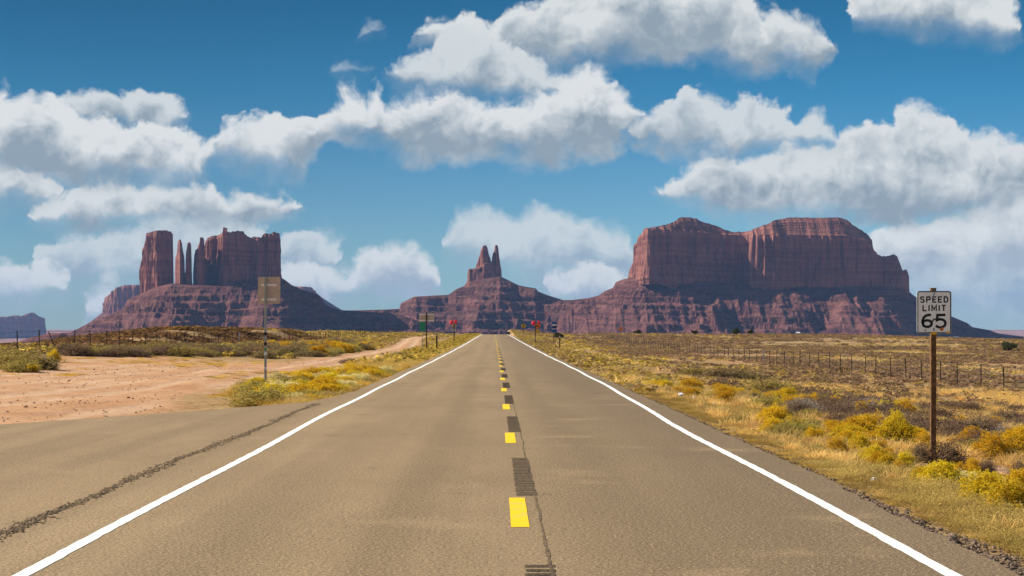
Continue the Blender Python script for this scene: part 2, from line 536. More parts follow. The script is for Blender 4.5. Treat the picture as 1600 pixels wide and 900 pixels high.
def bare_mask(x, y):
    """1 where the ground is bare sand: the dirt lot, the track and patches between the shrubs"""
    x, y = np.broadcast_arrays(np.asarray(x, float), np.asarray(y, float))
    n = fbm(x / 3.5, y / 5.0, 0, 21, 3) - .5
    left_edge = np.interp(y, [20, 45, 60, 80, 90, 98, 106, 116], [-60, -60, -40, -27.5, -25.3, -24.3, -23.6, -23.2])
    right_edge = np.interp(y, [20, 34, 40, 46, 55, 65, 80, 95, 116], [-9, -8.4, -8.2, -8.6, -9.6, -9.2, -8.4, -8.0, -8.0])
    lot = ss(-1.0, .5, x - left_edge + n * 2) * ss(-.5, .6, right_edge - x + n * 1.6) * (1 - ss(100, 112, y + n * 8 + (x + 16) * .35))
    tw = np.interp(y, [60, 120, 200, 540], [3.2, 2.2, 1.9, 1.5])
    tr = (1 - ss(tw * .75, tw * 1.15, np.abs(x - track_x(y)) + n * .9)) * (y > 55) * (y < 560)
    pat = ss(.14, .22, n) * ss(8, 11, x) * (1 - ss(60, 90, y)) * .8
    sign = np.clip(1.5 * np.exp(-(((x - 8.4) / 1.7) ** 2 + ((y - 29.2) / 3.0) ** 2)), 0, 1)
    return np.clip(np.maximum.reduce([lot, tr, pat, sign]), 0, 1)


def rut_mask(x, y):
    """paired wheel tracks pressed into the dirt"""
    x, y = np.broadcast_arrays(np.asarray(x, float), np.asarray(y, float))
    n = fbm(x / 2.0, y / 6.0, 0, 81, 3) - .5
    m = np.zeros(x.shape)
    lane = np.interp(y, [36, 46, 63, 75, 95, 120, 560], [-14.6, -13.4, -12.8, -11.4, -10.4, -10.0, 0])
    lane = np.where(y > 118, track_x(y), lane)
    lane2 = np.interp(y, [46, 60, 75, 90, 100], [-24, -19.5, -17.5, -17.0, -17.6])
    lane3 = np.interp(y, [40, 60, 80, 96], [-19, -15.6, -14.4, -15.4])
    for ln, a, w in ((lane, 1.0, .32), (lane2, .8, .26), (lane3, .55, .24)):
        for o in (-.85, .85):
            m = np.maximum(m, a * np.exp(-((x - ln - o + n * .5) / w) ** 2))
    return np.clip(m * (.55 + 1.1 * (n + .5)), 0, 1)


def ground_material():
    m, t, out = new_mat('red desert soil')
    p = pos(t)
    bare = t.new('ShaderNodeAttribute', attribute_name='bare').outputs['Fac']
    n1 = t.noise(p, 0.35, 6, 0.62)
    n2 = t.noise(p, 3.2, 6, 0.65)
    n3 = t.noise(p, 0.05, 4, 0.6)
    x, y, z = sepz(t, p)
    rut = t.noise(t.xyz(t.m('MULTIPLY', x, 0.9), t.m('MULTIPLY', y, 0.10), 0.0), 1.0, 4, 0.6)
    sand = t.mix(t.ramp(n1, .32, .68), (.42, .222, .112), (.53, .305, .165))
    sand = t.mix(t.ramp(rut, .50, .66, 0, .6), sand, (.56, .385, .25))
    rut2 = t.noise(t.xyz(t.m('MULTIPLY', t.m('MULTIPLY_ADD', y, -.20, x), 2.6), t.m('MULTIPLY', y, 0.06), 3.0), 1.0, 3, 0.6)
    sand = t.mix(t.ramp(rut2, .56, .64, 0, .55), sand, (.40, .235, .15))
    sand = t.mix(t.ramp(n2, .60, .74, 0, .7), sand, (.25, .125, .08))
    ra = t.new('ShaderNodeAttribute', attribute_name='rut').outputs['Fac']
    sand = t.mix(t.m('MULTIPLY', ra, .70), sand, (.58, .41, .27))
    lit = t.mix(t.ramp(n2, .36, .62), (.24, .140, .066), (.43, .29, .13))
    lit = t.mix(t.ramp(n1, .50, .64, 0, .7), lit, (.36, .19, .10))
    far = t.mix(t.ramp(n3, .4, .62), (.25, .160, .082), (.38, .26, .125))
    dist = t.ramp(y, 150.0, 420.0)
    lit = t.mix(dist, lit, far)
    vall = t.mix(t.ramp(t.noise(p, .004, 5, .6), .4, .62), (.27, .12, .085), (.35, .2, .14))
    lit = t.mix(t.ramp(y, 700.0, 1500.0), lit, vall)
    col = t.mix(bare, lit, sand)
    h = t.m('ADD', t.m('MULTIPLY', n2, .6), n1)
    principled(t, out, col, 0.97, 0.05, h, 1.0, 0.13)
    return m


M_SOIL = ground_material()
ys = np.concatenate([np.linspace(-40, 8, 14), np.geomspace(9, 130, 210), np.geomspace(132, 700, 170), np.geomspace(715, 15800, 90)])
us = np.concatenate([np.linspace(-1, -.22, 80)[:-1], np.linspace(-.22, .22, 360), np.linspace(.22, 1, 80)[1:]])
gy, gu = np.meshgrid(ys, us, indexing='ij')
gx = gu * (np.maximum(gy, 0) * 1.0 + 30) * 0.62
# pull the two columns nearest the pavement edges onto the edges so the drop there is sharp
gz = ground(gx, gy) - .045 * rut_mask(gx, gy)
ground_o = mesh_np('ground', np.stack([gx, gy, gz], -1).reshape(-1, 3), grid_faces(len(ys), len(us)), M_SOIL, smooth=True,
                   attrs={'bare': bare_mask(gx, gy).ravel(), 'rut': rut_mask(gx, gy).ravel()})
# columns run left to right, rows away: flip so normals point up
ground_o.data.flip_normals()
tag(ground_o, kind='structure')
ROADY = np.concatenate([np.linspace(-14, 80, 380), np.geomspace(80.5, 1400, 200)])


def asphalt_material(name, c0, c1, speck=1.0):
    m, t, out = new_mat(name)
    p = pos(t)
    x, y, z = sepz(t, p)
    g1 = t.noise(p, 34.0, 3, 0.9)
    g2 = t.noise(p, 14.0, 3, 0.7)
    big = t.noise(t.xyz(t.m('MULTIPLY', x, 0.55), t.m('MULTIPLY', y, 0.10), 0.0), 1.0, 5, 0.62)
    big2 = t.noise(p, 0.22, 5, 0.6)
    lane = t.noise(t.xyz(t.m('MULTIPLY', x, 1.1), t.m('MULTIPLY', y, 0.012), 0.0), 1.0, 2, 0.5)
    col = t.mix(t.ramp(big, .34, .66), c0, c1)
    col = t.mix(t.ramp(big2, .48, .72, 0, .35), col, tuple(q * .72 for q in c0))
    col = t.mix(t.ramp(lane, .45, .66, 0, .48), col, tuple(q * .75 for q in c0))
    col = t.mix(t.ramp(x, -2.0, 3.6, 0.0, 0.72, True), col, (c0[0] * .46, c0[1] * .48, c0[2] * .52))  # right lane darkened in the colour, standing in for gloss at the view angle
    for wx in (-2.55, -.95, 1.05, 2.65):
        wt = t.ramp(t.m('ABSOLUTE', t.m('SUBTRACT', t.m('MULTIPLY_ADD', t.m('SUBTRACT', big, .5), .8, x), wx)), .08, .46, .22, 0)
        col = t.mix(wt, col, tuple(q * .52 for q in c0))
    spot = t.noise(p, .8, 3, .5)
    col = t.mix(t.ramp(spot, .66, .74, 0, .42), col, tuple(q * .42 for q in c0))
    pale = t.noise(t.v('ADD', p, (31, 7, 0)), .45, 5, .65)
    col = t.mix(t.ramp(pale, .56, .72, 0, .40), col, tuple(min(1, q * 1.25) for q in c1))
    col = t.mix(t.ramp(g1, .53, .64, 0, .80 * speck), col, tuple(min(1, q * 1.75) for q in c1))
    col = t.mix(t.ramp(g1, .485, .36, 0, .95 * speck), col, tuple(q * .30 for q in c0))
    col = t.mix(t.ramp(g2, .53, .68, 0, .55 * speck), col, tuple(q * .50 for q in c0))
    principled(t, out, col, 0.75, 0.26, t.m('ADD', g1, g2), 0.7, 0.016)
    return m, col


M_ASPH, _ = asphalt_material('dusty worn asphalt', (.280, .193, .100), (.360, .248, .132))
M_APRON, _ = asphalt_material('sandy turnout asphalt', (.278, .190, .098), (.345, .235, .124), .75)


def line_x(y, side):
    y = np.asarray(y, float)
    if side < 0:
        b = np.interp(y, [0, 13, 25, 40, 55, 82, 150, 520, 900], [-3.47, -3.50, -3.56, -3.66, -3.70, -3.72, -3.80, -4.0, -4.0])
    else:
        b = np.interp(y, [0, 13, 35, 45, 54, 66, 83, 190, 300, 500, 900], [3.33, 3.36, 3.42, 3.52, 3.60, 3.66, 3.72, 3.70, 3.56, 3.3, 3.3])
    return b + .02 * np.sin(y / 3.1 + side) + .015 * np.sin(y / 7.3)


def strip(name, y, xl, xr, dz, mat, parent=None, n=2, thick=0.0):
    y = np.asarray(y, float)
    k = np.linspace(0, 1, n)[None, :]
    X = xl[:, None] * (1 - k) + xr[:, None] * k
    Y = np.repeat(y[:, None], n, 1)
    Z = z_road(Y) + dz
    v = np.stack([X, Y, Z], -1).reshape(-1, 3)
    f = [grid_faces(len(y), n)[:, ::-1]]
    if thick:
        a = np.arange(len(y))
        vl = v.reshape(len(y), n, 3)[:, 0] - [0.05, 0, thick]
        vr = v.reshape(len(y), n, 3)[:, -1] + [0.05, 0, -thick]
        o = len(v)
        v = np.concatenate([v, vl, vr])
        i = a[:-1]
        f.append(np.stack([i * n, i * n + n, o + i + 1, o + i], 1)[:, ::-1])
        f.append(np.stack([i * n + n - 1, i * n + 2 * n - 1, o + len(y) + i + 1, o + len(y) + i], 1))
    return mesh_np(name, v, f, mat, parent)


jag = lambda y, s: .05 * (fbm(np.asarray(y) / .5, 0 * np.asarray(y), 0, s, 3) - .5) * 2 + .10 * (fbm(np.asarray(y) / 6, 0 * np.asarray(y), 0, s + 1, 2) - .5)
yy = np.concatenate([np.linspace(-14, 60, 620), np.geomspace(60.3, 1400, 260)])
road = strip('road', yy, np.interp(yy, [0, 46, 500], [-4.2, -4.2, -4.4]) + jag(yy, 1), np.interp(yy, [0, 13, 22, 60, 200, 520], [3.84, 3.88, 4.0, 4.05, 4.1, 3.8]) + jag(yy, 5), 0.0, M_ASPH, n=9, thick=.16)
tag(road, kind='structure')
# paved turnout joining on the left
bm = bmesh.new()
ap = []
for i in range(len(APRON)):
    (x1, y1), (x2, y2) = APRON[i], APRON[(i + 1) % len(APRON)]
    k = 1 if i >= len(APRON) - 3 else int(max(2, math.hypot(x2 - x1, y2 - y1) / .35))
    for q in range(k):
        u = q / k
        jx = .10 * (float(fbm((x1 + (x2 - x1) * u) / .7, (y1 + (y2 - y1) * u) / .7, 0, 4, 3)) - .5) * 2 if k > 1 and q else 0
        ap.append((x1 + (x2 - x1) * u + jx * .5, y1 + (y2 - y1) * u + jx * 2.2))
vs = [bm.verts.new((x, y, -.004)) for x, y in ap]
fc = bm.faces.new(vs)
if fc.normal.z < 0:
    fc.normal_flip()
bmesh.ops.triangulate(bm, faces=[fc])
me = bpy.data.meshes.new('turnout')
bm.to_mesh(me)
bm.free()
me.materials.append(M_APRON)
apron_o = bpy.data.objects.new('turnout', me)
C.objects.link(apron_o)
tag(apron_o, kind='structure')


# paint
def paint_material(name, col, wear):
    m, t, out = new_mat(name)
    p = pos(t)
    g = t.noise(p, 26.0, 5, 0.75)
    b = t.noise(p, 2.5, 4, 0.6)
    c = t.mix(t.ramp(t.m('ADD', g, t.m('MULTIPLY', b, .5)), wear, wear + .10, 0, .85), col, (.24, .18, .12))
    c = t.mix(t.ramp(b, .5, .75, 0, .18), c, (.55, .45, .33))
    principled(t, out, c, 0.75, 0.25, g, 0.25, 0.01)
    return m


M_WHITE = paint_material('white road paint', (.86, .85, .80), .835)
M_YELLOW = paint_material('yellow road paint', (.86, .54, .004), .85)
M_TAR, t_, o_ = new_mat('broken tar')
p_ = pos(t_)
g_ = t_.noise(p_, 17.0, 5, 0.7)
c_ = t_.mix(t_.ramp(g_, .42, .60), (.082, .060, .040), (.23, .162, .09))
principled(t_, o_, c_, .95, .1, g_, .6, .02)

ly = np.concatenate([np.linspace(-14, 80, 420), np.geomspace(80.5, 560, 160)])
for side in (-1, 1):
    cx = line_x(ly, side)
    e1 = .022 * (fbm(ly / .15, 0 * ly, 0, 40 + side, 2) - .5)
    e2 = .022 * (fbm(ly / .15, 0 * ly, 0, 50 + side, 2) - .5)
    hw = np.interp(ly, [0, 100, 200, 500], [.062, .066, .085, .12])
    o = strip('edge_line', ly, cx - hw + e1, cx + hw + e2, .004, M_WHITE, road)


def centre_x(y):
    return np.interp(y, [0, 100, 150, 300, 520], [.235, .25, .20, .0, -.25])


for k in range(-1, 40):
    y0 = 16.24 + 12.19 * k
    yl = np.linspace(y0, y0 + 2.86, 8)
    cxs = centre_x(yl) - np.interp(y0, [0, 25, 60], [.035, .0, 0.0])
    e = .008 * (fbm(yl / .2, 0 * yl, 0, 60 + k, 2) - .5)
    strip('centre_dash', yl, cxs - .085 + e, cxs + .085 + e, .004, M_YELLOW, road)
# rumble grooves milled between the dashes
M_GROOVE, t_, o_ = new_mat('milled asphalt')
g_ = t_.noise(pos(t_), 22.0, 5, 0.75)
principled(t_, o_, t_.mix(t_.ramp(g_, .40, .62), (.040, .030, .021), (.165, .118, .072)), .95, .1, g_, .8, .03)
gv, gf, off = [], [], 0
for k in range(-1, 14):
    y0 = 16.24 + 12.19 * k + 2.86 + .35
    v_, f_ = [], []
    n = 24 if k >= 0 else 27
    for i in range(n):
        yc_ = y0 + i * .242
        xc_ = centre_x(yc_) + .095
        # a shallow trough sheet with raised lips, laid on the asphalt
        for q, (dy, dz) in enumerate(((-.072, .003), (-.025, .0045), (.025, .0045), (.072, .003))):
            v_ += [(xc_ - .112 + .007 * math.sin(i * 2.1 + k), yc_ + dy + .012 * math.sin(i * 5.3), float(z_road(yc_)) + dz), (xc_ + .112 + .007 * math.sin(i * 1.3 + k), yc_ + dy + .012 * math.sin(i * 3.7), float(z_road(yc_)) + dz)]
        b_ = i * 8
        for q in range(3):
            f_.append((b_ + 2 * q, b_ + 2 * q + 1, b_ + 2 * q + 3, b_ + 2 * q + 2))
    mesh_np('rumble_strip', v_, np.array(f_), M_GROOVE, road)
# the long crack beside the centre line and the broken seam of the old pavement edge
cy = np.linspace(8, 44, 500)
cxk = centre_x(cy) + .185 + .05 * (fbm(cy / 1.6, 0 * cy, 0, 71, 3) - .5)
cw = np.interp(cy, [8, 19, 24, 44], [.014, .012, .008, .005]) * (.4 + 1.2 * fbm(cy / .25, 0 * cy, 0, 73, 2))
strip('crack', cy, cxk - cw, cxk + cw, .0035, M_TAR, road)

# broken tar seam along the old pavement edge: many small crumbs of raised asphalt
sv, sf = [], []
r_ = np.random.default_rng(31)
for i in range(3000):
    y = 13 + 31 * r_.random() ** 1.6
    cxs = -4.42 + .035 * math.sin(y / 2.3) + .02 * math.sin(y * 1.7)
    x = cxs + r_.normal(0, .038 + .022 * (math.sin(y * .9) > .2))
    s = r_.uniform(.008, .028)
    a = r_.uniform(0, 6.28)
    b = len(sv)
    k = 5
    for q in range(k):
        rr = s * r_.uniform(.6, 1.2)
        sv.append((x + rr * math.cos(a + q * 6.283 / k), y + 1.5 * rr * math.sin(a + q * 6.283 / k), .0015))
    sv.append((x + r_.normal(0, s * .2), y + r_.normal(0, s * .2), .003 + s * r_.uniform(.1, .38)))
    sf += [(b + q, b + (q + 1) % k, b + k) for q in range(k)]
mesh_np('tar_seam', sv, np.array(sf), M_TAR, road)


# ------------------------------------------------------------------ buttes and mesas
def P_(pts):
    a = np.array(pts, float)
    return a[:, 0], a[:, 1]


def cliff(name, prof, base, front, back, Y0, parent, wall=None, nx=420, nz=46, seed=1, flute=5.0, batter=.05, top_noise=1.0, slope=.85, cell=24.0):
    """a rock wall lofted between a foot line and its skyline: prof/base/wall are (photo x, photo y) lines, front/back are (photo x, metres behind Y0)"""
    fx, fd = P_(front)
    X = (fx - VX) * (Y0 + fd) / F
    Yw = Y0 + fd
    seg = np.concatenate([[0], np.cumsum(np.hypot(np.diff(X), np.diff(Yw)))])
    s = np.linspace(0, seg[-1], nx)
    Xs, Ys, pxs = np.interp(s, seg, X), np.interp(s, seg, Yw), np.interp(s, seg, fx)
    # soften the plan's corners
    ker = np.hanning(9 if nx > 150 else 5)
    ker /= ker.sum()
    sm = lambda a: np.convolve(np.pad(a, len(ker) // 2, mode='edge'), ker, 'valid')
    Xs2, Ys2 = sm(Xs), sm(Ys)
    tx, ty = np.gradient(Xs2), np.gradient(Ys2)
    L = np.hypot(tx, ty) + 1e-9
    nx_, ny_ = ty / L, -tx / L                     # outward (towards the camera on the front)
    ppx, ppy = P_(prof)
    jig = (fbm(pxs / 3.2, 0 * pxs, 0, seed + 3, 3) - .5) * 2.2 * top_noise
    zt = H + (VY - (np.interp(pxs, ppx, ppy) + jig)) * Ys2 / F
    bpx, bpy_ = P_(base)
    zb = H + (VY - np.interp(pxs, bpx, bpy_)) * Ys2 / F - 12
    if wall:
        wpx, wpy = P_(wall)
        zw = H + (VY - np.interp(pxs, wpx, wpy)) * Ys2 / F
    else:
        zw = zt + 1
    kx, kd = P_(back)
    Yb = Y0 + np.interp(pxs, kx, kd)
    t = np.linspace(0, 1, nz)[None, :]
    Z = zb[:, None] + (zt - zb)[:, None] * t
    up = np.maximum(0, Z - zw[:, None])
    terr = 7.0
    up = np.maximum(0, up + 7 * (fbm(s / 60, 0 * s, 0, seed + 21, 3)[:, None] - .5) * ss(0, 3, up))
    upq = np.floor(up / terr) * terr + terr * ss(0.0, .45, up / terr - np.floor(up / terr))
    inset = batter * (Z - zb[:, None])
    setback = slope * (.45 * upq + .55 * up) + 1.2 * flute * ss(.94, 1.0, t)
    S2 = np.broadcast_to(s[:, None], Z.shape)
    d1 = fbm(S2 / 70, Z / 260, seed, seed, 3) - .5
    d2 = ridged(S2 / cell, Z / 210, seed, seed + 7, 3) - .55
    d3 = fbm(S2 / 9.0, Z / 22.0, seed, seed + 9, 3) - .5
    strat = vn(Z / 9.0, S2 / 300, seed, seed + 11) - .5
    disp = 2.4 * flute * d1 + flute * 3.8 * (d2 + .03) + flute * .7 * d3 + .25 * flute * strat
    disp = disp * (1 - .65 * ss(0, 6, up))
    lower = ss(.24, .0, t)                          # the lower third breaks into benches
    disp = disp + lower * 1.5 * flute * (np.round(vn(Z / 14.0, S2 / 120, seed, seed + 13) * 3) / 3)
    out = disp - inset
    Xg = Xs2[:, None] + nx_[:, None] * out
    Yg = Ys2[:, None] + ny_[:, None] * out + setback
    Yg = np.minimum(Yg, np.maximum(Yb[:, None] - 1, Ys2[:, None]))
    fr = np.stack([Xg, Yg, Z], -1)
    # cap and back
    nt = 7
    k = np.linspace(0, 1, nt + 1)[1:][None, :]
    Yt = Yg[:, -1:] * (1 - k) + Yb[:, None] * k
    Xt = Xg[:, -1:] * Yt / Yg[:, -1:]
    Zt = np.repeat(zt[:, None], nt, 1) * (1 + 0 * k) + (fbm(Xt / 20, Yt / 20, 0, seed, 3) - .5) * 3 * np.sin(k * math.pi)
    Zt = H + (Zt - H) * Yt / np.maximum(Yg[:, -1:], 1) * .995 + .005 * H
    nb = 6
    kb = np.linspace(0, 1, nb + 1)[1:][None, :]
    Zb = Zt[:, -1:] * (1 - kb) + zb[:, None] * kb
    Ybk = Yt[:, -1:] + 12 * kb
    Xbk = np.repeat(Xt[:, -1:], nb, 1)
    g = np.concatenate([fr, np.stack([Xt, Yt, Zt], -1), np.stack([Xbk, Ybk, Zb], -1)], 1)
    o = mesh_np(name, g.reshape(-1, 3), grid_faces(g.shape[0], g.shape[1]), M_CLIFF, parent, smooth=False)
    return o


def talus(name, crest, half, Y0, parent, x0, x1, floor=-28, nx=520, ny=190, seed=1, run=1.75, gully=1.0, ledge=.55, step=19.0, fronty=None, rear=320, power=1.55, lbase=.25):
    """the skirt of rubble: its crest line (photo x, photo y at Y0), the half thickness of the rock it carries, and its run-out"""
    px = np.linspace(x0, x1, nx)
    cx, cy_ = P_(crest)
    hx, hh = P_(half)
    zc = H + (VY - np.interp(px, cx, cy_)) * Y0 / F
    hf = np.interp(px, hx, hh)
    Ht = np.maximum(zc - floor, 1)
    D = (Ht * run + 30)
    dmax = (hf + D).max() * 1.7
    v = np.linspace(-1, 1, ny)
    dy = np.where(v < 0, -dmax * np.abs(v) ** 1.15, rear * v)
    PX, DY = np.meshgrid(px, dy, indexing='ij')
    Yg = Y0 + DY
    Xg = (PX - VX) * Yg / F
    xm = Xg
    wob = fbm(xm / 90, DY / 160, 0, seed, 3) - .5
    rid = ridged(xm / 105 + .6 * wob, DY / 420, 0, seed + 5, 3) - .5
    rid2 = ridged(xm / 24 + .8 * wob, DY / 200, 0, seed + 8, 2) - .5
    d = np.maximum(0, np.abs(DY) - hf[:, None])
    Dl = D[:, None] * (1 + .55 * rid + .35 * wob)
    q = np.clip(d / Dl, 0, 1.6)
    q1 = np.minimum(q, 1)
    drop = Ht[:, None] * (1 - (1 - q1) ** power)
    z = zc[:, None] - drop
    bell = np.sin(math.pi * np.clip(q1, 0, 1)) * np.minimum(1, Ht[:, None] / 60)
    z = z + bell * gully * (13 * rid + 8 * rid2 + 22 * wob)
    # ledges that follow the contours
    zz = z + 6 * (fbm(xm / 140, DY / 140, 0, seed + 2, 2) - .5) + 26 * (fbm(z / 42, xm / 420, 0, seed + 22, 2) - .5)
    fq = zz / step - np.floor(zz / step)
    tz = np.floor(zz / step) * step + step * ss(.80, .99, fq) - (zz - z)
    lw = ledge * np.clip(lbase + 3.0 * (fbm(xm / 120, zz / 26, 0, seed + 4, 3) - .45), 0, 1) * ss(.02, .12, q)
    z = z * (1 - lw) + tz * lw
    z = z + ((fbm(xm / 13, DY / 13, 0, seed + 6, 3) - .5) * 7.0 + (ridged(xm / 30, DY / 34, 0, seed + 16, 2) - .5) * 6.0) * ss(0, .06, q) * (1 - ss(.95, 1.3, q)) * np.minimum(1, Ht[:, None] / 40)
    z = np.maximum(z, floor - 4)
    # the sheet ends underground
    edge = np.maximum(ss(.92, 1, np.abs(v))[None, :], 0 * PX)
    z = z * (1 - edge) + (floor - 25) * edge
    o = mesh_np(name, np.stack([Xg, Yg, z], -1).reshape(-1, 3), grid_faces(nx, ny), M_TALUS, parent, smooth=False)
    o.data.polygons.foreach_set('use_smooth', np.zeros(len(o.data.polygons), bool))
    return o


def butte_root(name, label, cat, px, Y):
    r = empty(name, ((px - VX) * Y / F, Y, -25))
    tag(r, label, cat, kind='structure')
    return r


def settle(root):
    """children were built in world coordinates: keep them there under the root"""
    for c in root.children:
        c.location = (-root.location.x, -root.location.y, -root.location.z)


# --- the great mesa on the right
YM = 4600
mesa = butte_root('sandstone_mesa', 'massive flat topped red sandstone mesa with two summit caps right of the road', 'mesa', 1200, YM)
prof = [(984, 437), (986, 420), (989, 389), (993, 376), (997, 367), (1004, 356.5), (1023, 354.5), (1047, 349.4), (1060, 344), (1067, 338.5), (1080, 337.5), (1094, 339), (1100, 344), (1127, 351.5), (1134, 357), (1151, 362), (1169, 360.5), (1184, 354.5), (1203, 348), (1220, 342.5), (1238, 337.6), (1280, 338), (1319, 337.4), (1323, 338), (1334, 342.5), (1338, 348), (1348, 355), (1360, 364), (1367, 374), (1369, 390), (1374, 396), (1380, 400), (1392, 399), (1400, 396.5), (1405, 401), (1409, 418), (1412, 423), (1415, 421), (1418, 430), (1420, 456)]
base = [(984, 437), (1030, 437), (1075, 455), (1130, 472), (1180, 462), (1240, 460), (1330, 466), (1400, 462), (1420, 458)]
wall = [(984, 300), (1002, 300), (1010, 358), (1060, 359), (1140, 366), (1160, 368), (1180, 372), (1240, 366), (1320, 368), (1352, 374), (1366, 380), (1372, 300), (1420, 300)]
front = [(984, 120), (990, 60), (1005, -44), (1012, -58), (1060, -32), (1110, 2), (1148, 34), (1162, 44), (1172, -24), (1190, -34), (1212, -40), (1228, -24), (1262, -16), (1300, -20), (1330, -4), (1366, 16), (1376, 30), (1404, 36), (1414, 40), (1420, 120)]
back = [(984, 122), (1000, 200), (1050, 290), (1350, 300), (1405, 200), (1420, 122)]
cliff('cliff', prof, base, front, back, YM, mesa, wall, nx=640, nz=90, seed=3, flute=4.2, batter=.06, cell=20)
crest = [(860, 475), (875, 469), (890, 469), (900, 468), (920, 465.5), (935, 462), (944, 455.5), (958, 450), (962, 441.5), (972, 437.5), (985, 435), (1030, 436), (1080, 440), (1180, 446), (1400, 450), (1420, 456), (1430, 464), (1455, 478), (1486, 494), (1512, 505), (1519, 511), (1547, 516), (1560, 521), (1600, 526), (1700, 534)]
half = [(860, 0), (940, 10), (985, 60), (1010, 118), (1160, 130), (1380, 130), (1420, 60), (1500, 5), (1700, 0)]
talus('talus', crest, half, YM + 118, mesa, 850, 1700, seed=11, nx=760, ny=230, run=1.95, gully=1.45, power=1.35, ledge=.85, step=18.0, lbase=.30)
settle(mesa)

# --- the twin spire butte in the middle
YC = 5000
spire_b = butte_root('sandstone_butte', 'dark butte with two thin spires on a stepped bench straight above the road', 'butte', 760, YC)
cliff('cliff', [(727, 449), (729, 436), (731, 422), (734, 419.5), (739, 419), (746, 419.5), (752, 414), (760, 408), (770, 409), (776, 414), (781, 422), (783, 437), (786, 446)],
      [(727, 449), (757, 452), (786, 446)], [(727, 30), (729, 5), (745, -12), (757, -18), (770, -16), (784, 0), (786, 30)], [(727, 31), (757, 55), (786, 31)], YC, spire_b, nx=150, nz=34, seed=21, flute=2.6, batter=.03, top_noise=.8)
cliff('spire', [(741.5, 425), (743.5, 417), (746.5, 407), (749.5, 398), (751.6, 390), (754, 386), (755.6, 383.4), (760.2, 383.8), (762, 388), (764, 398), (768, 409), (771, 425)],
      [(741.5, 440), (771, 440)], [(741.5, 18), (745, 0), (756, -12), (767, -2), (771, 18)], [(741.5, 19), (756, 32), (771, 19)], YC, spire_b, nx=80, nz=40, seed=23, flute=1.2, batter=.02, top_noise=.4, cell=12)
cliff('spire', [(766, 425), (768, 407), (769.8, 396), (772, 393), (772.8, 385), (773.6, 382.8), (777.6, 383), (778.8, 387), (780.2, 402), (782.5, 415), (784, 430)],
      [(765, 440), (784, 440)], [(765, 14), (768, 0), (775, -9), (781, -2), (784, 14)], [(765, 15), (775, 26), (784, 15)], YC, spire_b, nx=60, nz=40, seed=25, flute=.8, batter=.015, top_noise=.4, cell=10)
crest = [(420, 488), (500, 486), (560, 485), (600, 484), (624, 482.5), (626.5, 474), (647, 464), (672, 462.5), (700, 461), (708, 456), (712, 452.5), (728, 446), (734, 440), (757, 436), (781, 431.5), (790, 436), (810, 446), (824, 449), (837, 451), (841, 456), (857, 462), (880, 469), (907, 469), (925, 467), (960, 474)]
half = [(420, 30), (600, 40), (625, 25), (650, 60), (727, 20), (786, 20), (840, 40), (900, 10), (960, 0)]
talus('talus', crest, half, YC, spire_b, 420, 960, seed=33, nx=560, ny=210, run=2.3, gully=.7, ledge=.97, step=24.0, power=1.35, lbase=.75)
settle(spire_b)

# --- the castle of pillars on the left
YL = 4300
castle = butte_root('sandstone_butte', 'castle shaped butte with a lone thick pillar and thin pinnacles left of the road', 'butte', 330, YL)
cliff('pillar', [(220, 459), (221, 430), (222, 405), (225.5, 384), (228, 371), (231, 364), (240, 361), (250, 359.4), (259, 360), (264.5, 361.5), (265.8, 372), (266.4, 396), (266, 420), (266, 446)],
      [(220, 460), (245, 462), (266, 448)], [(220, 48), (222, 30), (233, -4), (247, -30), (256, -16), (264, 8), (266.4, 48)], [(220, 49), (245, 82), (266.4, 49)], YL + 70, castle, nx=220, nz=80, seed=41, flute=3.2, batter=.0, top_noise=.5, cell=11)
cliff('pinnacle', [(272, 450), (273, 440), (274.2, 402), (276, 396), (277, 378), (278.5, 374.5), (282.5, 374.5), (284.5, 380), (285.5, 390), (288, 399), (289, 440), (291, 452)],
      [(272, 455), (291, 455)], [(272, 26), (274, 6), (281, -14), (288, 0), (291, 26)], [(272, 27), (282, 44), (291, 27)], YL - 30, castle, nx=80, nz=48, seed=43, flute=1.1, batter=.01, top_noise=.5, cell=10)
cliff('pinnacle', [(288, 450), (289.5, 440), (290.4, 397), (291.5, 388), (292.2, 381), (293.5, 378.5), (297.3, 378.8), (298.3, 384), (298.8, 400), (300, 440), (301.5, 452)],
      [(288, 455), (301.5, 455)], [(288, 22), (290, 4), (294.5, -12), (299, 0), (301.5, 22)], [(288, 23), (294.5, 38), (301.5, 23)], YL - 34, castle, nx=70, nz=48, seed=45, flute=.9, batter=.008, top_noise=.4, cell=9)
cliff('pinnacle', [(300, 452), (301.8, 440), (302.6, 397), (304.5, 390), (308.5, 386), (310.5, 381), (311.5, 373), (313, 371), (317.6, 371), (319, 376), (320, 390), (321.5, 410), (323, 440), (326, 452)],
      [(300, 456), (326, 456)], [(300, 38), (302, 12), (312, -22), (321, -10), (326, 38)], [(300, 39), (312, 62), (326, 39)], YL - 30, castle, nx=100, nz=50, seed=47, flute=1.5, batter=.012, top_noise=.5, cell=11)
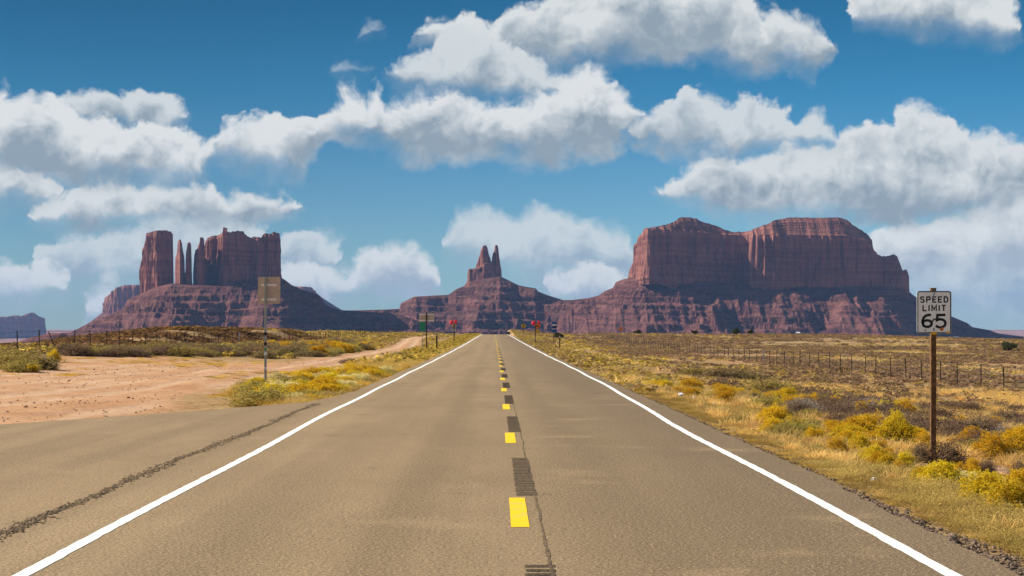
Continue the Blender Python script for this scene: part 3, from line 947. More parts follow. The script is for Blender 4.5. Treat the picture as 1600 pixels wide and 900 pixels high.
cliff('cliff', [(318, 452), (320, 400), (321.5, 375), (326, 371), (330.5, 369), (337, 367), (344, 364), (345.5, 355.5), (348, 354.5), (352, 356), (356, 361), (362, 363.2), (365, 361), (372, 360.5), (380, 361.5), (383, 366), (386, 369.5), (392, 371), (398, 369.5), (407, 370.5), (410, 367), (414.5, 364.5), (424, 364.5), (428, 362), (433, 364), (436.5, 374), (437.4, 400), (437.8, 440)],
      [(318, 456), (350, 460), (400, 450), (438, 442)], [(318, 84), (321, 62), (330, 34), (338, 18), (346, -36), (353, -52), (358, -46), (372, -24), (383, -10), (392, 2), (404, -4), (416, 4), (428, 18), (436, 44), (438, 84)], [(318, 86), (350, 130), (420, 130), (438, 86)], YL, castle, nx=420, nz=80, seed=49, flute=4.0, batter=.02, top_noise=1.0, cell=15)
crest = [(60, 528), (80, 520.5), (110, 519.5), (125, 512), (140, 504), (167, 493.5), (191, 483), (200, 468.5), (221, 459), (245, 449), (268, 444), (300, 447), (345, 448), (400, 440), (437, 433.5), (445, 438), (455, 445.5), (470, 453), (490, 458), (500, 462), (509, 477), (530, 484.5), (560, 486), (620, 490), (680, 510)]
half = [(60, 0), (190, 15), (225, 50), (270, 80), (285, 85), (330, 95), (360, 90), (437, 60), (500, 14), (680, 0)]
talus('talus', crest, half, YL + 30, castle, 50, 680, seed=53, nx=640, ny=220, run=1.95, gully=1.2, ledge=.85, step=17.0, power=1.4)
settle(castle)

# --- distant mesas that fade into blue air
YB = 8200
far1 = butte_root('distant_mesa', 'hazy blue flat mesa half hidden behind the castle shaped butte', 'mesa', 330, YB)
cliff('cliff', [(161, 492), (162, 472), (164, 464), (172, 455), (180, 450), (191, 445.6), (221, 444.6), (300, 444), (400, 446), (455, 447), (486, 448.5), (492, 455), (498, 463)],
      [(161, 494), (300, 490), (498, 470)], [(161, 200), (166, 60), (176, 0), (200, -30), (440, -10), (480, 20), (498, 200)], [(161, 210), (300, 400), (498, 210)], YB, far1, nx=300, nz=30, seed=61, flute=6, batter=.05, top_noise=.6)
talus('talus', [(120, 520), (140, 504), (161, 488), (300, 484), (498, 462), (520, 476), (560, 500)], [(120, 0), (161, 60), (180, 160), (480, 160), (500, 60), (560, 0)], YB + 150, far1, 110, 570, seed=63, floor=-58, nx=260, ny=90, rear=420)
settle(far1)
YF = 12500
far2 = butte_root('distant_mesa', 'pale blue mesa far away at the left edge behind the wire fence', 'mesa', 20, YF)
cliff('cliff', [(-330, 515), (-300, 490), (-200, 484), (-90, 488), (-30, 494), (0, 495), (12, 494.5), (22, 492.5), (34, 493.5), (42, 490), (49, 488), (54, 489.5), (60, 494), (66, 496.5), (69, 498), (70, 524)],
      [(-330, 526), (70, 526)], [(-330, 300), (-300, 60), (-100, -60), (40, -20), (62, 10), (67, 60), (70, 300)], [(-330, 310), (-100, 600), (70, 310)], YF, far2, nx=300, nz=26, seed=65, flute=7, batter=.03, top_noise=.5)
settle(far2)
# low red ledges beyond the left fence
YS = 3300
low = butte_root('rock_ledge', 'low red rock ledges at the foot of the castle shaped butte', 'rock ledge', 150, YS)
talus('ledge', [(-60, 545), (10, 540), (30, 534), (40, 530), (50, 527), (78, 520.5), (120, 520), (200, 522), (300, 528), (420, 540)], [(-60, 10), (80, 60), (200, 60), (420, 10)], YS, low, -60, 420, seed=67, floor=-32, nx=260, ny=90, run=3.0, ledge=.95, step=9.0, gully=.5)
settle(low)

# ------------------------------------------------------------------ the air: one even box of haze
hz, t_, o_ = new_mat('thin desert haze')
pv = t_.new('ShaderNodeVolumePrincipled')
pv.inputs['Color'].default_value = (.24, .47, .92, 1)
pv.inputs['Density'].default_value = 3.0e-5
pv.inputs['Anisotropy'].default_value = 0.0
t_.put(o_.inputs[1], pv.outputs[0])
bx = np.array([(x, y, z) for x in (-11500, 11500) for y in (-400, 16200) for z in (-95, 330)], float)
hb = mesh_np('haze', bx, np.array([(0, 1, 3, 2), (4, 6, 7, 5), (0, 4, 5, 1), (2, 3, 7, 6), (0, 2, 6, 4), (1, 5, 7, 3)]), hz)
tag(hb, kind='stuff')

# ------------------------------------------------------------------ plants
def unproject(px, py, ymin=9.0, ymax=600.0):
    """where the photograph's pixel meets the terrain"""
    Y = np.geomspace(ymin, ymax, 1600)
    X = (px - VX) * Y / F
    z = ground(X, Y)
    q = VY + F * (H - z) / Y
    i = np.nonzero(q <= py)[0]
    k = i[0] if len(i) else len(Y) - 1
    return float(X[k]), float(Y[k]), float(z[k])


def foliage_material():
    m, t, out = new_mat('dry foliage')
    a = t.new('ShaderNodeAttribute', attribute_name='tint').outputs['Color']
    oi = t.new('ShaderNodeObjectInfo').outputs['Random']
    hsv = t.new('ShaderNodeHueSaturation')
    t.put(hsv.inputs['Hue'], t.ramp(oi, 0, 1, .490, .510, False))
    t.put(hsv.inputs['Value'], t.ramp(oi, 0, 1, 1.05, 1.35, False))
    t.put(hsv.inputs['Color'], a)
    d = t.new('ShaderNodeBsdfDiffuse')
    r = t.new('ShaderNodeBsdfTranslucent')
    t.put(d.inputs[0], hsv.outputs[0])
    t.put(r.inputs[0], hsv.outputs[0])
    mx = t.new('ShaderNodeMixShader')
    mx.inputs[0].default_value = .50
    t.put(mx.inputs[1], d.outputs[0])
    t.put(mx.inputs[2], r.outputs[0])
    t.put(out.inputs[0], mx.outputs[0])
    return m


M_FOL = foliage_material()


def unit(v):
    return v / (np.linalg.norm(v, axis=-1, keepdims=True) + 1e-9)


def jit(col, n, r, amt=.18, hue=.06):
    c = np.array(col)[None, :] * (1 + amt * (r.random((n, 1)) * 2 - 1)) * (1 + hue * (r.random((n, 3)) * 2 - 1))
    return np.clip(c, 0.005, .95)


class Plant:
    """triangles with a colour per corner"""
    def __init__(self):
        self.v, self.c, self.n = [], [], 0

    def tris(self, a, b, c, ca, cb=None, cc=None):
        self.v.append(np.stack([a, b, c], 1).reshape(-1, 3))
        cb = ca if cb is None else cb
        cc = ca if cc is None else cc
        self.c.append(np.stack([ca, cb, cc], 1).reshape(-1, 3))

    def blades(self, base, d, L, w, r, col, tip=None, bend=.25, seg=2):
        n = len(base)
        L = np.broadcast_to(L, (n,))[:, None]
        w = np.broadcast_to(w, (n,))[:, None]
        tip = col if tip is None else tip
        side = unit(np.cross(d, unit(r.normal(size=(n, 3))))) * w / 2
        if seg == 1:
            self.tris(base - side, base + side, base + d * L, col, col, tip)
            return base + d * L
        d2 = unit(d + bend * r.normal(size=(n, 3)) - [0, 0, bend * .4])
        mid = base + d * L * .55
        end = mid + d2 * L * .45
        self.tris(base - side, base + side, mid + side * .7, col)
        self.tris(base - side, mid + side * .7, mid - side * .7, col)
        self.tris(mid - side * .7, mid + side * .7, end, col, col, tip)
        return end

    def specks(self, p, s, r, col):
        n = len(p)
        s = np.broadcast_to(s, (n,))[:, None]
        a = unit(r.normal(size=(n, 3)))
        b = unit(np.cross(a, r.normal(size=(n, 3))))
        self.tris(p - a * s * .5, p + a * s * .5 + b * s * .2, p + b * s, col)

    def arrays(self):
        v = np.concatenate(self.v)
        return v, np.concatenate(self.c)


def dome_dirs(n, r, low=.05, power=1.0):
    z = low + (1 - low) * r.random(n) ** power
    a = r.random(n) * 2 * math.pi
    q = np.sqrt(1 - z * z)
    return np.stack([q * np.cos(a), q * np.sin(a), z], 1)


def rabbitbrush(seed, flower=(.56, .41, .022), stem=(.20, .17, .045), n=360, per=19):
    r = np.random.default_rng(seed)
    p = Plant()
    d = dome_dirs(n, r, .02, .75)
    lump = 1 + 1.0 * (fbm(d[:, 0] * 2.2 + 5, d[:, 1] * 2.2, d[:, 2] * 2, seed, 2) - .5)
    L = (.82 + .2 * r.random(n)) * lump
    base = r.normal(size=(n, 3)) * [.08, .08, 0]
    dd = d * [.62, .62, 1.0]
    ln = np.linalg.norm(dd, axis=1)
    end = p.blades(base, unit(dd), L * ln, .016, r, jit(stem, n, r), jit(stem, n, r) * 1.3, .18)
    q = np.repeat(end, per, 0) + r.normal(size=(n * per, 3)) * [.05, .05, .045]
    p.specks(q, .036 + .024 * r.random(n * per), r, jit(flower, n * per, r, .22, .07))
    tw = r.integers(0, n, 40)
    p.blades(base[tw], unit(d[tw] * [.8, .8, 1.1]), L[tw] * r.uniform(1.0, 1.3, 40), .014, r, jit((.42, .33, .16), 40, r), None, .3)
    k = n * 3
    q = np.repeat(base + (end - base) * r.uniform(.45, .9, (n, 1)), 3, 0) + r.normal(size=(k, 3)) * .04
    p.specks(q, .045, r, jit((.30, .25, .045), k, r))
    return p.arrays()


def sagebrush(seed, twig=(.20, .130, .082), leaf=(.30, .205, .125), n=420, per=5, flat=.75):
    r = np.random.default_rng(seed)
    p = Plant()
    d = dome_dirs(n, r, .0, .8)
    lump = 1 + .6 * (fbm(d[:, 0] * 2 + 9, d[:, 1] * 2, d[:, 2] * 2, seed, 2) - .5)
    L = (.55 + .5 * r.random(n)) * lump
    base = r.normal(size=(n, 3)) * [.16, .16, .02] + d * [.1, .1, .05]
    base[:, 2] = np.abs(base[:, 2])
    dd = d * [flat, flat, .9]
    end = p.blades(base, unit(dd), L * np.linalg.norm(dd, axis=1), .028, r, jit(twig, n, r, .3), jit(leaf, n, r, .2), .5)
    m = n // 2
    i = r.integers(0, n, m)
    e2 = p.blades(base[i] + (end[i] - base[i]) * r.uniform(.4, .8, (m, 1)), unit(d[i] + .7 * r.normal(size=(m, 3))), .28 * L[i], .012, r, jit(twig, m, r, .3), None, .4, 1)
    allp = np.concatenate([end, e2])
    k = len(allp) * per
    q = np.repeat(allp, per, 0) + r.normal(size=(k, 3)) * .05
    p.specks(q, .045 + .03 * r.random(k), r, jit(leaf, k, r, .28, .06))
    return p.arrays()


def tuft(seed, col=(.50, .34, .115), tip=(.66, .50, .21), n=85, w=.020, spread=.55, seg=2):
    r = np.random.default_rng(seed)
    p = Plant()
    d = unit(np.stack([r.normal(0, spread, n), r.normal(0, spread, n), np.ones(n)], 1))
    base = r.normal(size=(n, 3)) * [.14, .14, 0]
    p.blades(base, d, .5 + .5 * r.random(n), w, r, jit(col, n, r, .25), jit(tip, n, r, .2), .35, seg)
    return p.arrays()


def weed(seed, col=(.22, .150, .045), tip=(.33, .24, .07), n=120):
    r = np.random.default_rng(seed)
    p = Plant()
    d = dome_dirs(n, r, .15, .7)
    base = r.normal(size=(n, 3)) * [.22, .22, .01]
    base[:, 2] = np.abs(base[:, 2])
    end = p.blades(base, d, .35 + .55 * r.random(n), .014, r, jit(col, n, r, .35), jit(tip, n, r, .3), .5)
    q = np.repeat(end, 3, 0) + r.normal(size=(n * 3, 3)) * .05
    p.specks(q, .035, r, jit(tip, n * 3, r, .35))
    return p.arrays()


def clump(seed, col, n=26, s=.34, r_=.5):
    """a small far shrub: a loose dome of leaf clusters"""
    r = np.random.default_rng(seed)
    p = Plant()
    d = dome_dirs(n, r, .0, .9)
    q = d * (.55 + .45 * r.random((n, 1))) * [r_ * 1.25, r_ * 1.25, .82]
    p.specks(q, s * (.6 + .8 * r.random(n)), r, jit(col, n, r, .32, .06))
    return p.arrays()


def plant_mesh(name, vc):
    v, c = vc
    me = bpy.data.meshes.new(name)
    n = len(v)
    me.vertices.add(n)
    me.vertices.foreach_set('co', v.astype(np.float32).ravel())
    me.loops.add(n)
    me.loops.foreach_set('vertex_index', np.arange(n, dtype=np.int32))
    me.polygons.add(n // 3)
    me.polygons.foreach_set('loop_start', np.arange(0, n, 3, dtype=np.int32))
    me.polygons.foreach_set('loop_total', np.full(n // 3, 3, np.int32))
    at = me.attributes.new('tint', 'FLOAT_COLOR', 'POINT')
    at.data.foreach_set('color', np.concatenate([c, np.ones((n, 1))], 1).astype(np.float32).ravel())
    me.materials.append(M_FOL)
    me.update()
    return me


def mass(name, protos, items, kind='stuff'):
    """ONE mesh of many uncountable plants; items: (proto index, x, y, z, rot, width, height, tint multiplier rgb)"""
    vs, cs = [], []
    items = np.asarray(items, float)
    for k, (pv, pc) in enumerate(protos):
        it = items[items[:, 0] == k]
        if not len(it):
            continue
        ca, sa = np.cos(it[:, 4])[:, None], np.sin(it[:, 4])[:, None]
        X = (pv[:, 0][None] * ca - pv[:, 1][None] * sa) * it[:, 5][:, None] + it[:, 1][:, None]
        Y = (pv[:, 0][None] * sa + pv[:, 1][None] * ca) * it[:, 5][:, None] + it[:, 2][:, None]
        Z = pv[:, 2][None] * it[:, 6][:, None] + it[:, 3][:, None]
        vs.append(np.stack([X, Y, Z], -1).reshape(-1, 3))
        cs.append((pc[None] * it[:, 7:10][:, None, :]).reshape(-1, 3))
    me = plant_mesh(name, (np.concatenate(vs), np.clip(np.concatenate(cs), 0, .95)))
    o = bpy.data.objects.new(name, me)
    C.objects.link(o)
    tag(o, kind=kind)
    return o


PROTO = {
    'rabbit': [plant_mesh('rabbitbrush', rabbitbrush(100 + i)) for i in range(5)],
    'gold': [plant_mesh('golden_rabbitbrush', rabbitbrush(120 + i, (.54, .335, .020), (.26, .17, .04))) for i in range(3)],
    'cream': [plant_mesh('pale_rabbitbrush', rabbitbrush(130 + i, (.62, .52, .24), (.22, .19, .06))) for i in range(2)],
    'sage': [plant_mesh('sagebrush', sagebrush(140 + i, (.120, .078, .052), (.175, .115, .075))) for i in range(5)],
    'grey': [plant_mesh('grey_sagebrush', sagebrush(150 + i, (.20, .165, .140), (.27, .225, .185))) for i in range(2)],
    'green': [plant_mesh('green_shrub', sagebrush(160 + i, (.14, .095, .05), (.205, .148, .070), per=8)) for i in range(3)],
    'weedy': [plant_mesh('olive_shrub', sagebrush(170 + i, (.20, .14, .05), (.30, .235, .065), per=6)) for i in range(3)],
}
ALIVE = []


def shrub(kind, x, y, w, h, label, group=None, cat=None, z=None):
    names = dict(rabbit='rabbitbrush', gold='rabbitbrush', cream='rabbitbrush', sage='sagebrush', grey='sagebrush', green='desert_shrub', weedy='desert_shrub')
    me = PROTO[kind][random.randrange(len(PROTO[kind]))]
    o = bpy.data.objects.new(names[kind], me)
    C.objects.link(o)
    z = float(ground(x, y)) if z is None else z
    o.location = (x, y, z - .02)
    o.rotation_euler = (0, 0, random.uniform(0, 6.28))
    o.scale = (w * .80, w * .80, h)
    tag(o, label, cat or 'shrub', group)
    ALIVE.append((x, y, w))
    return o


# shrubs one can point to: kind, photo x of the foot, photo y of the foot, width and height in photo pixels, label
NAMED = [
    ('rabbit', 1215, 668, 28, 20, 'yellow rabbitbrush dome touching another just right of a dark green shrub'),
    ('rabbit', 1236, 677, 32, 22, 'yellow rabbitbrush dome in front of its twin, above the dark debris lump'),
    ('gold', 1348, 652, 32, 20, 'golden orange rabbitbrush at the left foot of a wide brown sagebrush'),
    ('rabbit', 1402, 664, 20, 18, 'small yellow rabbitbrush right below the wide brown sagebrush'),
    ('rabbit', 1313, 694, 26, 20, 'yellow rabbitbrush left of a pair, above the grassy verge strip'),
    ('rabbit', 1333, 692, 28, 20, 'yellow rabbitbrush with white paper scraps at its right shoulder'),
    ('gold', 1362, 694, 18, 16, 'small orange yellow rabbitbrush in front of a low brown sagebrush'),
    ('rabbit', 1345, 709, 30, 22, 'dense round yellow rabbitbrush standing alone before bare sand'),
    ('rabbit', 1366, 727, 34, 26, 'tall loose yellow rabbitbrush behind the largest piece of white litter'),
    ('rabbit', 1384, 738, 28, 22, 'yellow rabbitbrush between the largest white litter and bare sand'),
    ('rabbit', 1412, 741, 26, 26, 'upright yellow rabbitbrush standing alone left of the speed limit post foot'),
    ('gold', 1428, 692, 34, 20, 'wide golden rabbitbrush left of the speed limit post halfway up'),
    ('gold', 1406, 676, 28, 18, 'golden rabbitbrush at the right end of a low brown sagebrush'),
    ('gold', 1521, 740, 20, 18, 'small golden rabbitbrush leaning on a small brown sagebrush right of the post'),
    ('rabbit', 1598, 700, 26, 22, 'yellow topped rabbitbrush at the right frame edge level with the sagebrush'),
    ('rabbit', 1470, 770, 54, 36, 'broad tall yellow rabbitbrush in front of the speed limit post'),
    ('rabbit', 1440, 764, 32, 26, 'yellow rabbitbrush on the left side of the broad one before the post'),
    ('cream', 1512, 768, 54, 24, 'cream flowered pale rabbitbrush among bright yellow bushes'),
    ('rabbit', 1542, 796, 64, 44, 'very large yellow rabbitbrush right of the cream flowered bush'),
    ('rabbit', 1582, 812, 72, 46, 'largest yellow rabbitbrush nearest the viewer at the right frame edge'),
    ('gold', 1597, 780, 44, 38, 'deep yellow rabbitbrush behind the largest one at the right frame edge'),
    ('sage', 1370, 656, 66, 28, 'wide brown leafless sagebrush behind the golden bushes left of the post'),
    ('sage', 1376, 692, 54, 16, 'low dark brown sagebrush with white scraps at its left end'),
    ('sage', 1440, 722, 28, 30, 'twiggy brown sagebrush close on the left of the speed limit post'),
    ('sage', 1480, 726, 46, 36, 'dark brown sagebrush close on the right of the speed limit post'),
    ('sage', 1524, 708, 52, 34, 'bushy brown sagebrush casting shade on red sand right of the post'),
    ('sage', 1490, 684, 44, 26, 'shaggy brown sagebrush behind the post with straw in front'),
    ('sage', 1540, 682, 40, 30, 'dark sagebrush clump at the back right of the speed limit post'),
    ('grey', 1570, 694, 42, 30, 'grey brown sagebrush near the right frame edge behind red sand'),
    ('sage', 1541, 740, 22, 22, 'small round brown sagebrush beside the small golden rabbitbrush'),
    ('sage', 1594, 748, 26, 28, 'brown sagebrush at the right frame edge on the red sand'),
    ('green', 1220, 653, 30, 18, 'dark green round shrub behind the two touching yellow domes'),
    ('sage', 1082, 604, 38, 16, 'brown sagebrush clump left of a wider one along the verge'),
    ('sage', 1128, 613, 56, 22, 'wide reddish brown sagebrush below a long olive shrub'),
    ('green', 1138, 595, 76, 20, 'long flat olive green shrub behind the reddish brown sagebrush'),
    ('weedy', 1200, 622, 62, 32, 'big feathery olive shrub left of a small grey bush'),
    ('grey', 1228, 620, 24, 18, 'small pale grey bush right of the big feathery olive shrub'),
    ('weedy', 1090, 588, 46, 14, 'olive yellow shrub patch left of the long flat olive one'),
    ('sage', 1262, 623, 50, 18, 'brown sagebrush to the right of the small pale grey bush'),
    ('weedy', 1268, 652, 24, 14, 'pale olive bush right of the dark green round shrub'),
    ('weedy', 32, 577, 66, 27, 'large olive shrub in front of the left fence posts'),
    ('weedy', 10, 570, 44, 26, 'feathery olive shrub at the left frame edge by the fence'),
    ('green', 62, 577, 40, 22, 'dark green shrub leaning right beside the large olive one'),
    ('weedy', 33, 581, 40, 18, 'yellowish shrub at the foot of the large olive shrub'),
    ('gold', 50, 582, 18, 11, 'small yellow shrub right of the yellowish one under the olive shrub'),
    ('rabbit', 84, 566, 18, 17, 'round bright yellow shrub casting a shadow on the dirt lot'),
    ('weedy', 414, 634, 78, 30, 'olive gold bush around the foot of the sign seen from behind'),
    ('green', 478, 605, 42, 12, 'low dark green shrub behind the yellow verge right of the rear facing sign'),
    ('weedy', 385, 606, 26, 12, 'thin olive shrub left of the rear facing sign post'),
    ('sage', 548, 568, 26, 9, 'low dark sagebrush at the mouth of the dirt track'),
    ('green', 466, 549, 40, 14, 'dark shrub mound right of the rear facing sign beyond the dirt lot'),
    ('green', 530, 540, 46, 12, 'long dark shrub mound in the yellow brush beyond the dirt lot'),
    ('weedy', 624, 560, 26, 12, 'round pale olive bush in the verge just before the track entrance'),
]
for kind, px, py, w, h, lab in NAMED:
    x, y, z = unproject(px, py)
    s = y / F * (1.24 if kind in ('rabbit', 'gold', 'cream') and y < 45 else 1.08)
    shrub(kind, x, y, w * s, h * s * 1.05, lab, z=z)


def clear(x, y, m=.4):
    return all((x - a) ** 2 + (y - b) ** 2 > (w * .5 + m) ** 2 for a, b, w in ALIVE)


r2 = np.random.default_rng(99)
sagef = lambda x, y: fbm(x / 7.0, y / 14.0, 0, 201, 3)          # where brown shrubs thicken
strawf = lambda x, y: fbm(x / 5.0 + 30, y / 16.0, 0, 211, 3)    # where straw grass thickens


def scatter(n, x0, x1, y0, y1, ypow=1.0):
    x = r2.uniform(x0, x1, n)
    y = y0 + (y1 - y0) * r2.random(n) ** ypow
    return x, y


# shrubs of one look that nothing tells apart: right plain in front of and around the fence
cand = []
x, y = scatter(2600, 8.5, 40, 40, 130, .9)
ok = (x < .31 * y + 3) & (bare_mask(x, y) < .4) & (sagef(x, y) + r2.uniform(-.16, .16, len(x)) > .55)
cand = sorted(zip(y[ok], x[ok]))
ns = 0
for yy_, xx_ in cand:
    if ns >= 140:
        break
    if not clear(xx_, yy_, .25):
        continue
    k = 'sage' if r2.random() < .94 else 'grey'
    w = r2.uniform(.5, 1.05)
    shrub(k, float(xx_), float(yy_), w, w * r2.uniform(.38, .60), 'brown sagebrush scattered over the open plain right of the road', 'sagebrush scattered on the right plain')
    ns += 1
x, y = scatter(1300, 5.3, 22, 19, 100, .85)
ok = (x < .31 * y + 3) & (strawf(x, y) + .012 * (12 - x) > .50) & (bare_mask(x, y) < .5)
nr = 0
for yy_, xx_ in sorted(zip(y[ok], x[ok])):
    if nr >= 125 or not clear(xx_, yy_, .15) or (yy_ < 34 and xx_ > 7.2):
        continue
    w = r2.uniform(.35, .8) if yy_ > 34 else r2.uniform(.22, .46)
    shrub(['rabbit', 'gold', 'gold', 'weedy'][int(r2.integers(0, 4))] if yy_ > 24 else 'rabbit', float(xx_), float(yy_), w, w * r2.uniform(.5, .8),
          'yellowish bush dotted through the dry grass right of the road', 'yellow bushes scattered right of the road', 'shrub')
    nr += 1
# left: yellow bushes on the verge strip, shrubs lining the foot of the fence, brush beyond the lot
x, y = scatter(900, -8.6, -4.9, 47, 150, 1.0)
nl = 0
for yy_, xx_ in sorted(zip(y, x)):
    edge = np.interp(yy_, [47, 60, 80, 100, 150], [-6.0, -8.2, -8.4, -7.9, -7.6])
    if nl >= 130 or xx_ < edge or not clear(xx_, yy_, .02):
        continue
    w = r2.uniform(.6, 1.15)
    shrub(['gold', 'gold', 'rabbit', 'weedy', 'cream'][int(r2.integers(0, 5))], float(xx_), float(yy_), w, w * r2.uniform(.28, .50),
          'golden yellow bush packed in the verge strip along the left road edge', 'golden bushes on the left verge', 'shrub')
    nl += 1
nf = 0
for i in range(420):
    px = r2.uniform(98, 500)
    x, y, z = unproject(px, r2.normal(554.5, 1.3) + max(0, (300 - px)) * .004)
    if y > 260 or nf >= 75 or not clear(x, y, .1):
        continue
    w = r2.uniform(.8, 1.7)
    shrub('sage' if r2.random() < .45 else ('green' if r2.random() < .6 else 'weedy'), x, y, w, w * r2.uniform(.40, .6),
          'dull shrub in the row along the far edge of the dirt lot', 'shrubs along the far edge of the dirt lot', z=z)
    nf += 1
x, y = scatter(900, -27, -12.5, 118, 240, .8)
nb = 0
for yy_, xx_ in sorted(zip(y, x)):
    if nb >= 120 or abs(xx_ - track_x(yy_)) < 2.2 or bare_mask(xx_, yy_) > .4 or not clear(xx_, yy_, .1):
        continue
    w = r2.uniform(.8, 1.7)
    qx = VX + F * xx_ / yy_
    if qx < 380 or (qx < 470 and r2.random() < .5):
        continue
    shrub(('gold' if r2.random() < .55 else 'weedy') if r2.random() < np.interp(qx, [400, 560], [.35, .8]) else 'green', float(xx_), float(yy_), w, w * r2.uniform(.42, .6),
          'yellow or dark bush in the brush between the left fence and the dirt track', 'bushes between the left fence and the track', 'shrub')
    nb += 1

# ---- uncountable ground cover
tufts = [tuft(300 + i) for i in range(4)] + [tuft(310 + i, (.50, .33, .05), (.58, .40, .08), n=90) for i in range(2)] + [weed(320 + i) for i in range(3)] + [weed(326 + i, (.28, .19, .06), (.50, .38, .11), n=170) for i in range(3)]
low_t = [tuft(330 + i, n=22, w=.045, seg=1) for i in range(4)] + [clump(340 + i, (.40, .30, .07), 22, .26) for i in range(3)]
items = []


def put(k, x, y, w, h, tint=(1, 1, 1), store=None):
    n = len(x)
    z = ground(x, y) - .015
    t = np.array(tint)[None] * (1 + .75 * (r2.random((n, 1)) - .5)) * (1 + .06 * (r2.random((n, 3)) - .5))
    store.append(np.concatenate([np.broadcast_to(k, (n,))[:, None], x[:, None], y[:, None], z[:, None], r2.uniform(0, 6.28, (n, 1)), np.broadcast_to(w, (n,))[:, None], np.broadcast_to(h, (n,))[:, None], t], 1))


# near right: dry weeds on the strip by the asphalt, straw behind
patch = lambda x, y, sd=241: fbm(x / 1.6, y / 3.2, 0, sd, 3)
x, y = scatter(7000, 4.25, 7.6, 11, 62, 1.2)
ok = (r2.random(len(x)) < ss(4.2, 4.75, x)) & (bare_mask(x, y) < .6) & (patch(x, y) + r2.uniform(-.10, .10, len(x)) > .42)
x, y = x[ok], y[ok]
hh = np.interp(x, [4.25, 5.0, 6.2], [.05, .12, .19]) * r2.uniform(.6, 1.3, len(x))
put(r2.integers(6, 9, len(x)), x, y, r2.uniform(.18, .36, len(x)), hh, (1.05, 1.0, .95), store=items)
x, y = scatter(2600, 4.4, 8.0, 11, 62, 1.2)
ok = (patch(x, y, 251) > .50) & (bare_mask(x, y) < .6)
x, y = x[ok], y[ok]
put(r2.integers(0, 6, len(x)), x, y, r2.uniform(.25, .45, len(x)), np.interp(x, [4.4, 6.0], [.07, .18]) * r2.uniform(.6, 1.3, len(x)), store=items)
x, y = scatter(800, 4.5, 6.6, 11.5, 26, 1.0)
ok = (x > 4.55 + .35 * r2.random(len(x))) & (patch(x, y, 261) > .40)
x, y = x[ok], y[ok]
put(r2.integers(9, 12, len(x)), x, y, r2.uniform(.30, .50, len(x)), np.interp(x, [4.5, 5.3], [.13, .30]) * r2.uniform(.7, 1.2, len(x)), store=items)
sandy = lambda x, y: 1.3 * np.exp(-(((x - 8.0) / 1.9) ** 2 + ((y - 29.2) / 3.2) ** 2)) + .8 * np.exp(-(((x - 9.6) / 1.3) ** 2 + ((y - 27.5) / 2.0) ** 2))
x, y = scatter(15000, 5.0, 30, 14, 95, 1.0)
ok = (x < .31 * y + 3) & (r2.random(len(x)) < ss(.36, .52, strawf(x, y)) * .9 + .12) & (bare_mask(x, y) < .5) & (r2.random(len(x)) > sandy(x, y) * 1.1)
x, y = x[ok], y[ok]
put(r2.integers(0, 4, len(x)), x, y, r2.uniform(.35, .75, len(x)), r2.uniform(.10, .30, len(x)) * np.interp(y, [28, 44], [1, 1.6]), (1.25, 1.18, 1.05), store=items)
x, y = scatter(2000, 5.4, 24, 14, 75, 1.0)
ok = (x < .31 * y + 3) & (bare_mask(x, y) < .7) & (r2.random(len(x)) > sandy(x, y) * 1.2)
x, y = x[ok], y[ok]
put(r2.integers(4, 9, len(x)), x, y, r2.uniform(.25, .5, len(x)), r2.uniform(.08, .20, len(x)), store=items)
# left verge
x, y = scatter(3800, -9.0, -4.5, 44, 110, 1.1)
edge = np.interp(y, [44, 47, 60, 80, 110], [-5.2, -6.6, -8.9, -8.6, -7.9])
ok = (x > edge) & (x < -4.5 - .25 * r2.random(len(x))) & ~in_poly(x, y, APRON)
x, y = x[ok], y[ok]
put(np.array([0, 1, 2, 4, 5, 4, 5, 6])[r2.integers(0, 8, len(x))], x, y, r2.uniform(.4, .9, len(x)), r2.uniform(.18, .40, len(x)), store=items)
x, y = scatter(700, -12, -6, 38, 60, 1.0)
ok = (strawf(x, y) > .47) & ~in_poly(x, y - .6, APRON) & (x > -10.5 + (y - 40) * .1)
x, y = x[ok], y[ok]
put(r2.integers(4, 6, len(x)), x, y, r2.uniform(.4, .8, len(x)), r2.uniform(.08, .20, len(x)), store=items)
x, y = scatter(500, -24, -10, 70, 108, 1.0)
ok = strawf(x, y) > .56
x, y = x[ok], y[ok]
put(r2.integers(4, 6, len(x)), x, y, r2.uniform(.5, .9, len(x)), r2.uniform(.05, .12, len(x)), store=items)
mass('dry_grass', tufts, np.concatenate(items))

# farther: low scrub and grass out to the crest
items = []
far_p = [clump(400 + i, (.235, .152, .088), 26, .30) for i in range(4)] + [clump(410 + i, (.29, .20, .082), 26, .30) for i in range(2)] + \
    [clump(420 + i, (.46, .33, .06), 22, .28) for i in range(3)] + [tuft(430 + i, n=16, w=.09, seg=1, spread=.7) for i in range(3)] + [clump(440 + i, (.175, .125, .06), 24, .32) for i in range(2)]


def far_zone(n, x0, x1, y0, y1, ypow, cond, kinds, w, h, tint=(1, 1, 1)):
    x, y = scatter(n, x0, x1, y0, y1, ypow)
    if cond is not None:
        ok = cond(x, y)
        x, y = x[ok], y[ok]
    k = np.array(kinds)[r2.integers(0, len(kinds), len(x))]
    put(k, x, y, r2.uniform(w[0], w[1], len(x)), r2.uniform(h[0], h[1], len(x)), tint, items)


fr = lambda x, y: (np.abs(x) < .36 * y + 6)
B, O, Yw, G, D = [0, 1, 2, 3], [4, 5], [6, 7, 8], [9, 10, 11], [12, 13]
